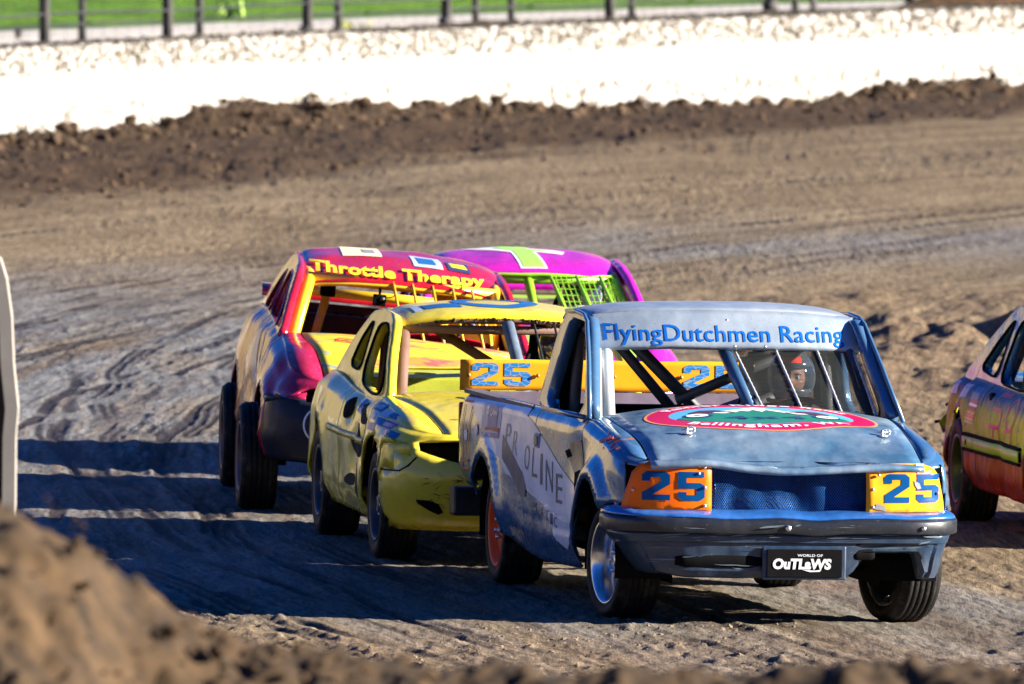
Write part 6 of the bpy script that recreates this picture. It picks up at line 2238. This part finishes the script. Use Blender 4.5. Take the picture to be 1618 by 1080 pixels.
# ---- blue and lime car at the right edge
def layered():
    m = bpy.data.materials.new("layered_blue_lime")
    t, n, l, b = nodes_of(m)
    co = objco(t)
    sx = n.new("ShaderNodeSeparateXYZ")
    l.new(co, sx.inputs[0])
    wob = mth(t, 'MULTIPLY', mth(t, 'SUBTRACT', tex_noise(t, mapping(t, co, (3, 3, 1.5)), 1.0, 4, .6), .5), .18)
    z = mth(t, 'ADD', sx.outputs[2], wob)
    r = ramp(n, [(0.0, (0.22, 0.012, 0.012)), (.30, (0.30, 0.03, 0.012)), (.37, (0.42, 0.11, 0.01)), (.46, (0.14, 0.05, 0.10)), (.50, (0.42, 0.55, 0.02)), (.66, (0.52, 0.50, 0.03)), (.72, (0.05, 0.13, 0.26)), (1, (0.035, 0.15, 0.34))], 'LINEAR')
    l.new(z, r.inputs[0])
    g = tex_noise(t, mapping(t, co, (7, 7, 9)), 1.0, 4, .6)
    gr = ramp(n, [(.58, (0, 0, 0)), (.63, (1, 1, 1))])
    l.new(g, gr.inputs[0])
    c = mixc(t, mth(t, 'MULTIPLY', gr.outputs[0], .45), r.outputs[0], (0.10, 0.08, 0.14))
    g2 = tex_noise(t, co, 8, 7, .72)
    dr = ramp(n, [(.5, (0, 0, 0)), (.72, (1, 1, 1))])
    l.new(g2, dr.inputs[0])
    c = mixc(t, mth(t, 'MULTIPLY', dr.outputs[0], .3), c, DIRT)
    l.new(c, b.inputs["Base Color"])
    b.inputs["Roughness"].default_value = .45
    b.inputs["Specular IOR Level"].default_value = .06
    b.inputs["Coat Weight"].default_value = .0
    bp = n.new("ShaderNodeBump")
    bp.inputs["Distance"].default_value = .06
    l.new(tex_noise(t, co, 3.5, 2, .5), bp.inputs["Height"])
    l.new(bp.outputs[0], b.inputs["Normal"])
    return m
BL = layered()
BB = paint("blue_paint", (0.02, 0.11, 0.26), 0.25, 0.15, 0.3, 0.5, 0.05, 0.2, (0.16, 0.14, 0.12), 1.0, (0.04, 0.17, 0.34))
bsp = dict(ysp)
bsp.update(seed=77.0, dent=.009, dents=[(-1.0, .34, .16, .03), (-2.75, .62, .16, .05), (-2.6, .78, .1, .03)], hole=None, W=.825, mouth=None,
    deck=-2.75, XR=curve1([(.2, -3.10), (.45, -3.18), (.7, -3.20), (.85, -3.12)]),
    zt=curve1([(-3.3, .775), (-2.7, .81), (-1.7, .80), (-.9, .79), (-.45, .82), (0, .79), (.35, .72), (.58, .66), (.75, .62)]),
    seams=[-1.72, -.40], arches=[(.22, .30, .36, .012), (-2.42, .30, .345, .012)],
    part=lambda x, y, z: 'rear_bumper' if x < -3.02 and z < .60 else ('rear_quarter' if x < -1.72 else ('door' if x < -.40 else ('front_bumper' if (x > .35 and z < .60) else 'fender'))))
bgh = dict(plane=(.715, .34, .80),
    outline=smooth_poly([(-.36, .80), (-1.0, 1.18), (-1.25, 1.245), (-1.6, 1.262), (-1.95, 1.225), (-2.45, 1.0), (-2.80, .83), (-2.80, .79), (-1.7, .78), (-.9, .77)], 1, .12),
    holes=[smooth_poly([(-2.36, .86), (-2.12, 1.02), (-1.86, 1.15), (-1.80, 1.15), (-1.78, .83)], 2, .16), smooth_poly([(-1.66, .815), (-1.64, 1.16), (-1.25, 1.19), (-1.02, 1.12), (-.56, .82), (-.95, .80)], 2, .16)],
    roof=[(-1.08, 1.235), (-1.22, 1.27), (-1.5, 1.292), (-1.8, 1.285), (-2.05, 1.25), (-2.25, 1.17)], drop=.045, wr=lambda u: lerp(.575, .545, u), bow=.08)
M_LRIM = plain("lime_dark_rim", (0.07, 0.09, 0.015), 0.45, 0.3, 0.5, 9)
bc = sedan("blue_car", "blue and lime race car cut off by the right edge beside the truck", "race car", bsp,
    dict(body=BL, hood=BB, roof=BB, frame=BB, front_bumper=BL, rear_bumper=BB, inside=BB), bgh,
    [(.22, -.71, .30, .205, .185, rad(3), M_LRIM, 'spoke', -1, .05), (.22, .71, .30, .205, .185, rad(3), M_LRIM, 'spoke', 1, .05),
     (-2.42, -.72, .30, .21, .185, 0, M_LRIM, 'spoke', -1, .07), (-2.42, .72, .30, .21, .185, 0, M_LRIM, 'spoke', 1, .07)], M_TUBE, std_cage(), group="race cars in the line")
broot = bc['root']
def bside(nm, sh, m, off=.003):
    return decal(nm, sh, side_ray, bc['side'], m, broot, off, .05)
rows = []
for k in range(40):
    x = lerp(-2.05, -.22, k / 39)
    h_ = bc['side'].ray_cast(Vector((x, -3, .46)), Vector((0, 1, 0)))[0]
    y = h_.y if h_ else -.82
    rows.append((x, y))
st = obj("side_stripe", MB().grid([[(x, y - .002, .500), (x, y - .020, .495), (x, y - .020, .435), (x, y - .002, .43)] for x, y in rows]), decalmat("lime_stripe", (0.36, 0.55, 0.02), .35, .3), broot, solid=.004, face=(0, -1, 0))
for zz in (.508, .423):
    mb = MB().tube([(x, y - .010, zz) for x, y in rows], .011, 6)
    obj("stripe_trim", mb, M_BLACK, st)
mb = MB().tube([(-1.95, rows[2][1] - .018, .465), (-1.95, rows[2][1] - .024, .465)], .016, 10)
obj("bolt", mb, M_BLACK, st)
PINK = decalmat("vinyl_pink", (0.50, 0.05, 0.09), .35, .25)
scrib("lettering", [[(-1.02, .765), (-1.30, .765), (-1.30, .685), (-1.08, .68), (-1.03, .64), (-1.06, .585), (-1.32, .585)], arcp(-.72, .675, .15, 0, 6.283, 18, .09)], .011, side_ray, bc['side'], PINK, broot, .0035)
scrib("orange_drip", [[(-1.22, .60), (-1.20, .53)], [(-1.06, .60), (-1.05, .52)], [(-.80, .60), (-.80, .53)], [(-.62, .62), (-.60, .53)]], .010, side_ray, bc['side'], ORLINE, broot, .003)
bside("sticker", poly2d([(-2.98, .77), (-2.78, .775), (-2.80, .70), (-3.0, .695)]), YPALE)
bside("sticker", poly2d([(-2.52, .77), (-2.25, .775), (-2.27, .70), (-2.54, .69)]), YPALE)
bside("sticker", poly2d([(-2.12, .77), (-1.84, .77), (-1.86, .70), (-2.14, .70)]), YBL)
for k_, (m, a) in enumerate(((PINK, .70), (WHITE_D, .682), (RED_D, .664), (YLET, .640), (ORANGE, .622), (YLET, .604), (LIME_D, .585))):
    bside("stripe", poly2d([(-2.10, a), (-1.82, a - .003), (-1.83, a - .018), (-2.11, a - .015)]), m, .0045)
for i in range(5):
    for j in range(5):
        if (i + j) % 2 == 0:
            x0, z0_ = -2.60 + i * .045, .70 - j * .022
            bside("check", poly2d([(x0, z0_), (x0 + .045, z0_), (x0 + .045, z0_ - .022), (x0, z0_ - .022)]), NAVY_D if j < 3 else RED_D, .0045)
mb = MB().box((-1.52, -.775, .735), (.085, .03, .055))
obj("handle_hole", mb, M_BLACK, broot, smooth=False, bevel=.012)
# torn rear bumper corner
for k in range(6):
    a = Vector((-3.12 - .08 * random.random(), -.40 - .06 * k, .52 + .07 * random.random()))
    mb = MB().tube(bend([a, a + Vector((-.06, -.05, random.uniform(-.06, .08))), a + Vector((-.03, -.12, random.uniform(-.08, .06)))], .02), random.uniform(.006, .012), 5)
    obj("torn_bracket", mb, M_BLACK, broot)
for k_ in range(4):
    c0 = Vector((-3.14 - .04 * k_, -.74 + .10 * k_, .50 + .05 * (k_ % 2)))
    pl_ = [c0 + Vector((random.uniform(-.05, .05), .10 * math.cos(a) * random.uniform(.4, 1.2), .085 * math.sin(a) * random.uniform(.3, 1.3))) for a in np.linspace(0, 5.4, 7)]
    mb = MB().add(pl_ + [c0 + Vector((-.03, 0, 0))], [(i, (i + 1) % 7, 7) for i in range(7)])
    obj("torn_bumper", mb, (BL, BB, M_BLACK, BL)[k_], broot, smooth=False, solid=.008)
race_seat(broot, .36, -1.42, .33, M_BLACK)
_a = rad(8)
place_car(broot, 3.315 + 2.42 * math.sin(_a), 96.403 - 2.42 * math.cos(_a), 8)

# ------------------------------------------------------------------ drivers
def skin_mesh(name, joints, edges, radii, mat, sub=2, root=0):
    me = bpy.data.meshes.new(name)
    me.from_pydata([tuple(j) for j in joints], edges, [])
    o = bpy.data.objects.new(name, me)
    COL.objects.link(o)
    sm = o.modifiers.new("skin", 'SKIN')
    sm.use_smooth_shade = True
    layer = me.skin_vertices[0] if me.skin_vertices else None
    if layer is None:
        bm = bmesh.new()
        bm.from_mesh(me)
        bm.verts.layers.skin.verify()
        bm.to_mesh(me)
        bm.free()
        layer = me.skin_vertices[0]
    for i, r in enumerate(radii):
        layer.data[i].radius = r if isinstance(r, tuple) else (r, r)
        layer.data[i].use_root = (i == root)
    sd = o.modifiers.new("sub", 'SUBSURF')
    sd.levels = sub
    sd.render_levels = sub
    dg = bpy.context.evaluated_depsgraph_get()
    out = bpy.data.meshes.new_from_object(o.evaluated_get(dg))
    bpy.data.objects.remove(o)
    bpy.data.meshes.remove(me)
    out.name = name
    out.materials.clear()
    out.materials.append(mat)
    out.polygons.foreach_set("use_smooth", [True] * len(out.polygons))
    return out

def child(name, me, parent, mat=None, loc=None, smooth=True):
    if isinstance(me, MB):
        me = new_mesh(name, me, mat, smooth)
    o = bpy.data.objects.new(name, me)
    COL.objects.link(o)
    o.parent = parent
    if loc is not None:
        o.location = loc
    return o

M_SKIN = plain("skin", (0.50, 0.24, 0.15), 0.5, 0, 0.12, 14)
M_EYE = plain("eye_white", (0.75, 0.73, 0.70), 0.3, 0, 0.02)
M_IRIS = plain("iris_dark", (0.03, 0.02, 0.015), 0.2, 0, 0.02)
M_LIP = plain("lip", (0.38, 0.12, 0.10), 0.5, 0, 0.1)
def visor_mat(name, col, alpha):
    m = bpy.data.materials.new(name)
    t, n, l, b = nodes_of(m)
    b.inputs["Base Color"].default_value = (*col, 1)
    b.inputs["Roughness"].default_value = .06
    b.inputs["Alpha"].default_value = alpha
    b.inputs["Coat Weight"].default_value = 1
    return m

def driver(label, car, hip, suit, helmet, visor, trim, wheel_c, look=0.0, logo=None):
    hx, hy, hz = hip
    J, E, R = [], [], []
    def j(p, r, prev=None):
        J.append((p[0], p[1], p[2]))
        R.append(r)
        if prev is not None:
            E.append((prev, len(J) - 1))
        return len(J) - 1
    pel = j((0, 0, .10), (.145, .12))
    wai = j((-.04, 0, .26), (.135, .11), pel)
    chs = j((-.06, 0, .42), (.155, .115), wai)
    up = j((-.06, 0, .53), (.13, .10), chs)
    nk = j((-.045, 0, .615), .062, up)
    wrists = []
    for s in (-1, 1):
        sh = j((-.055, s * .165, .53), .075, up)
        ub = j((.02, s * .225, .44), .062, sh)
        el = j((.13, s * .255, .34), .055, ub)
        fa = j((.27, s * .205, .39), .048, el)
        wc = Vector(wheel_c) - Vector(hip)
        wr = (wc.x - .07, wc.y + s * .165, wc.z + .01)
        j(wr, .036, fa)
        wrists.append((s, wr))
        th = j((.12, s * .10, .11), .095, pel)
        kn = j((.46, s * .14, .19), .068, th)
        ca = j((.62, s * .13, .02), .058, kn)
        an = j((.80, s * .12, -.12), .045, ca)
        j((.90, s * .12, -.07), .045, an)
    me = skin_mesh("person", J, E, R, suit, 2)
    body = bpy.data.objects.new("person", me)
    COL.objects.link(body)
    tag(body, label, "person", "drivers strapped in the race cars")
    body.matrix_world = car.matrix_world @ Matrix.Translation(hip)
    # head
    hd = Vector((-.02, 0, .735))
    mb = MB()
    rows = []
    for i in range(21):
        v = math.pi * i / 20
        row = []
        for k in range(28):
            t = 2 * math.pi * k / 28
            x, y, z = math.sin(v) * math.cos(t), math.sin(v) * math.sin(t), math.cos(v)
            p = Vector((x * .098, y * .076, z * .115))
            if z < 0:
                p.y *= 1 - .28 * min(1, -z) ** 1.2
                p.x *= 1 - .10 * (-z)
            fr = max(0, x)
            p.x += .026 * math.exp(-(y / .16) ** 2 - ((z + .13) / .17) ** 2) * fr          # nose
            p.x += .010 * math.exp(-(y / .35) ** 2 - ((z + .62) / .14) ** 2) * fr          # chin, lips
            for s in (-1, 1):
                p.x -= .014 * math.exp(-((y - s * .40) / .20) ** 2 - ((z - .10) / .13) ** 2) * fr   # eye sockets
            p.x += .008 * math.exp(-(y / .6) ** 2 - ((z - .28) / .1) ** 2) * fr
            row.append(p)
        rows.append(row + [row[0]])
    mb.grid(rows)
    RZ = Matrix.Rotation(look, 3, 'Z')
    mb.v = [tuple(RZ @ Vector(p)) for p in mb.v]
    head = child("head", mb, body, M_SKIN, hd)
    for s in (-1, 1):
        e = MB()
        e.lathe([(.012 * math.sin(a), .012 * math.cos(a)) for a in np.linspace(0, math.pi, 8)], 12, 'X')
        child("eye", e, head, M_EYE, RZ @ Vector((.078, s * .031, .012)))
        e = MB()
        e.lathe([(0, .0135), (.006, .0115)], 10, 'X')
        child("pupil", e, head, M_IRIS, RZ @ Vector((.078, s * .031, .012)))
        e = MB()
        e.tube([RZ @ Vector((.094 - .012 * abs(q), s * .031 + q * .02, .034 - .004 * q * q)) for q in (-1, 0, 1)], .0035, 5)
        child("eyebrow", e, head, M_IRIS)
        e = MB()
        e.lathe([(0, -.006), (.018, -.004), (.024, .0), (.018, .005), (0, .003)], 10, 'Y')
        child("ear", e, head, M_SKIN, RZ @ Vector((-.005, s * .077, 0)))
    e = MB()
    e.tube([RZ @ Vector((.092 - .006 * abs(q), q * .022, -.058)) for q in (-1, -.5, 0, .5, 1)], [.003, .005, .006, .005, .003], 6)
    child("mouth", e, head, M_LIP)
    # helmet shell with an eye port
    mb = MB()
    HM = Vector((.0, 0, .012))
    nv, nt_ = 30, 48
    P = []
    for i in range(nv + 1):
        v = math.pi * i / nv
        row = []
        for k in range(nt_):
            t = 2 * math.pi * k / nt_
            x, y, z = math.sin(v) * math.cos(t), math.sin(v) * math.sin(t), math.cos(v)
            p = Vector((x * .142, y * .122, z * .150))
            if z < -.3:
                p.x += .02 * max(0, x)
            p.z = max(p.z, -.132)
            row.append(p)
        P.append(row)
    for i in range(nv):
        for k in range(nt_):
            q = [P[i][k], P[i + 1][k], P[i + 1][(k + 1) % nt_], P[i][(k + 1) % nt_]]
            c = sum(q, Vector()) / 4
            if c.x > .03 and -.058 < c.z < .058:
                continue
            if c.z < -.128:
                continue
            mb.add([RZ @ p for p in q], [(0, 1, 2, 3)])
    hel = new_mesh("helmet", mb, helmet, True, .0005, True)
    ho = child("helmet", hel, head, None, HM)
    md = ho.modifiers.new("solid", 'SOLIDIFY')
    md.thickness = .018
    md.offset = -1
    mb = MB()
    rows = []
    for i in range(7):
        z = lerp(-.062, .066, i / 6)
        rr_ = math.sqrt(max(0, 1 - (z / .150) ** 2))
        rows.append([RZ @ Vector((.146 * rr_ * math.cos(t), .126 * rr_ * math.sin(t), z)) for t in np.linspace(-1.35, 1.35, 25)])
    child("visor", MB().grid(rows), ho, visor)
    mb = MB()
    pts = [RZ @ Vector((.143 * math.cos(t) * .985, .123 * math.sin(t) * .985, -.118)) for t in np.linspace(-1.9, 1.9, 21)]
    mb.tube(pts, .010, 6)
    child("helmet_trim", mb, ho, trim)
    if logo:
        hb_ = BVHTree.FromPolygons([v.co for v in hel.vertices], [tuple(p.vertices) for p in hel.polygons])
        decal("forehead_sticker", poly2d([(-.055, .078), (.055, .078), (.05, .108), (-.05, .108)]), lambda u, v: (RZ @ Vector((1, u, v)), RZ @ Vector((-1, 0, 0))), hb_, logo, ho, .003, .02)
    # belts and chest print
    bb_ = BVHTree.FromPolygons([v.co for v in me.vertices], [tuple(p.vertices) for p in me.polygons])
    for s in (-1, 1):
        decal("harness_strap", poly2d([(s * .06, .20), (s * .11, .20), (s * .125, .585), (s * .08, .60)]), lambda u, v: ((1, u, v), (-1, 0, 0)), bb_, trim, body, .006, .03)
    # gloves: palm, four fingers and a thumb closed on the wheel rim
    for s, wr in wrists:
        J2, E2, R2 = [], [], []
        def g(p, r, prev=None):
            J2.append(p)
            R2.append(r)
            if prev is not None:
                E2.append((prev, len(J2) - 1))
            return len(J2) - 1
        a = g((0, 0, 0), .034)
        b = g((.045, 0, .005), (.036, .022), a)
        c = g((.085, 0, .008), (.034, .018), b)
        for q, (off, L_) in enumerate(((-.030, .9), (-.010, 1.0), (.011, .95), (.030, .75))):
            k1 = g((.098, off * .9, .012), .0095, c)
            k2 = g((.098 + .030 * L_, off, .0), .009, k1)
            k3 = g((.098 + .034 * L_, off, -.026 * L_), .0085, k2)
            g((.098 + .012 * L_, off, -.044 * L_), .008, k3)
        t1 = g((.04, -s * .040, -.005), .012, b)
        t2 = g((.075, -s * .052, -.022), .0105, t1)
        g((.100, -s * .042, -.034), .009, t2)
        gm_ = skin_mesh("glove", J2, E2, R2, trim, 1)
        child("glove", gm_, body, None, Vector(wr))
    return body

SUIT_B = plain("black_suit", (0.018, 0.018, 0.022), .8, 0, .3, 20)
SUIT_G = plain("grey_suit", (0.06, 0.06, 0.07), .8, 0, .3, 20)
SUIT_P = plain("blue_suit", (0.03, 0.06, 0.18), .8, 0, .3, 20)
HEL_K = paint("helmet_dark", (0.05, 0.065, 0.085), .18, 0, .1, .8, 0, .05)
HEL_W = paint("helmet_white", (0.72, 0.74, 0.76), .2, 0, .1, .8, 0, .05)
TRIM_T = plain("tan_glove", (0.40, 0.30, 0.16), .8, 0, .2, 20)
TRIM_R = plain("red_strap", (0.40, 0.03, 0.03), .7, 0, .2, 20)
TRIM_G = plain("grey_strap", (0.22, 0.22, 0.23), .7, 0, .2, 20)
V_CLEAR = visor_mat("clear_visor", (0.05, 0.08, 0.11), .45)
V_DARK = visor_mat("dark_visor", (0.03, 0.03, 0.08), .8)
bpy.context.view_layer.update()
dt = driver("driver in dark suit and dark helmet with red sticker behind the truck's wire screen", truck, (-1.24, .40, .425), SUIT_B, HEL_K, V_CLEAR, TRIM_R, (-.86, .38, .93), -.25, decalmat("sticker_red", (0.70, 0.06, 0.04), .4, .1))
bb_ = BVHTree.FromPolygons([v.co for v in dt.data.vertices], [tuple(p.vertices) for p in dt.data.polygons])
scrib("chest_print", [[(-.16, .49), (-.06, .475), (-.10, .455), (.0, .47), (.05, .445), (.16, .465)], [(-.05, .45), (.02, .43), (.06, .45), (.12, .435)], [(-.15, .47), (-.10, .48)]], .008, lambda u, v: ((1, u, v), (-1, 0, 0)), bb_, WHITE_D, dt)
scrib("chest_print", [[(-.19, .485), (-.10, .465)], [(.10, .48), (.19, .47)]], .011, lambda u, v: ((1, u, v), (-1, 0, 0)), bb_, NBLUE_C, dt)
driver("driver in white helmet with violet visor behind the lime wire grid", proot, (-1.40, .35, .265), SUIT_P, HEL_W, V_DARK, TRIM_G, (-.84, .35, .78), -.2)
driver("driver in white helmet half hidden behind the truck's cab in the yellow car", yroot, (-1.28, .36, .34), SUIT_G, HEL_W, V_DARK, TRIM_G, (-.84, .36, .80), .0)
for (rt, c) in ((yroot, (-.84, .36, .80)), (proot, (-.84, .35, .78))):
    mb = MB()
    SW = Matrix.Translation(c) @ Matrix.Rotation(rad(-62), 4, 'Y')
    mb.tube([SW @ Vector((a, b, 0)) for a, b in tor], .014, 8, False)
    for t in (0.3, math.pi - .3, -math.pi / 2):
        mb.tube([SW @ Vector((0, 0, -.03)), SW @ Vector((.165 * math.cos(t), .165 * math.sin(t), 0))], .01, 6)
    mb.tube([SW @ Vector((0, 0, -.03)), SW @ Vector((0, 0, -.35))], .02, 8)
    obj("steering_wheel", mb, M_BLACK, rt)
# tan pad on the truck's cage beside the driver
mb = MB().tube(bend([(-1.50, .14, 1.26), (-1.42, .20, 1.20), (-1.38, .22, 1.10)], .05), [.035] * 1 + [.04] * 5 + [.03], 8) if False else MB().box((-1.45, .20, 1.20), (.10, .07, .13))
obj("head_pad", mb, TRIM_T, truck, smooth=False, bevel=.02)
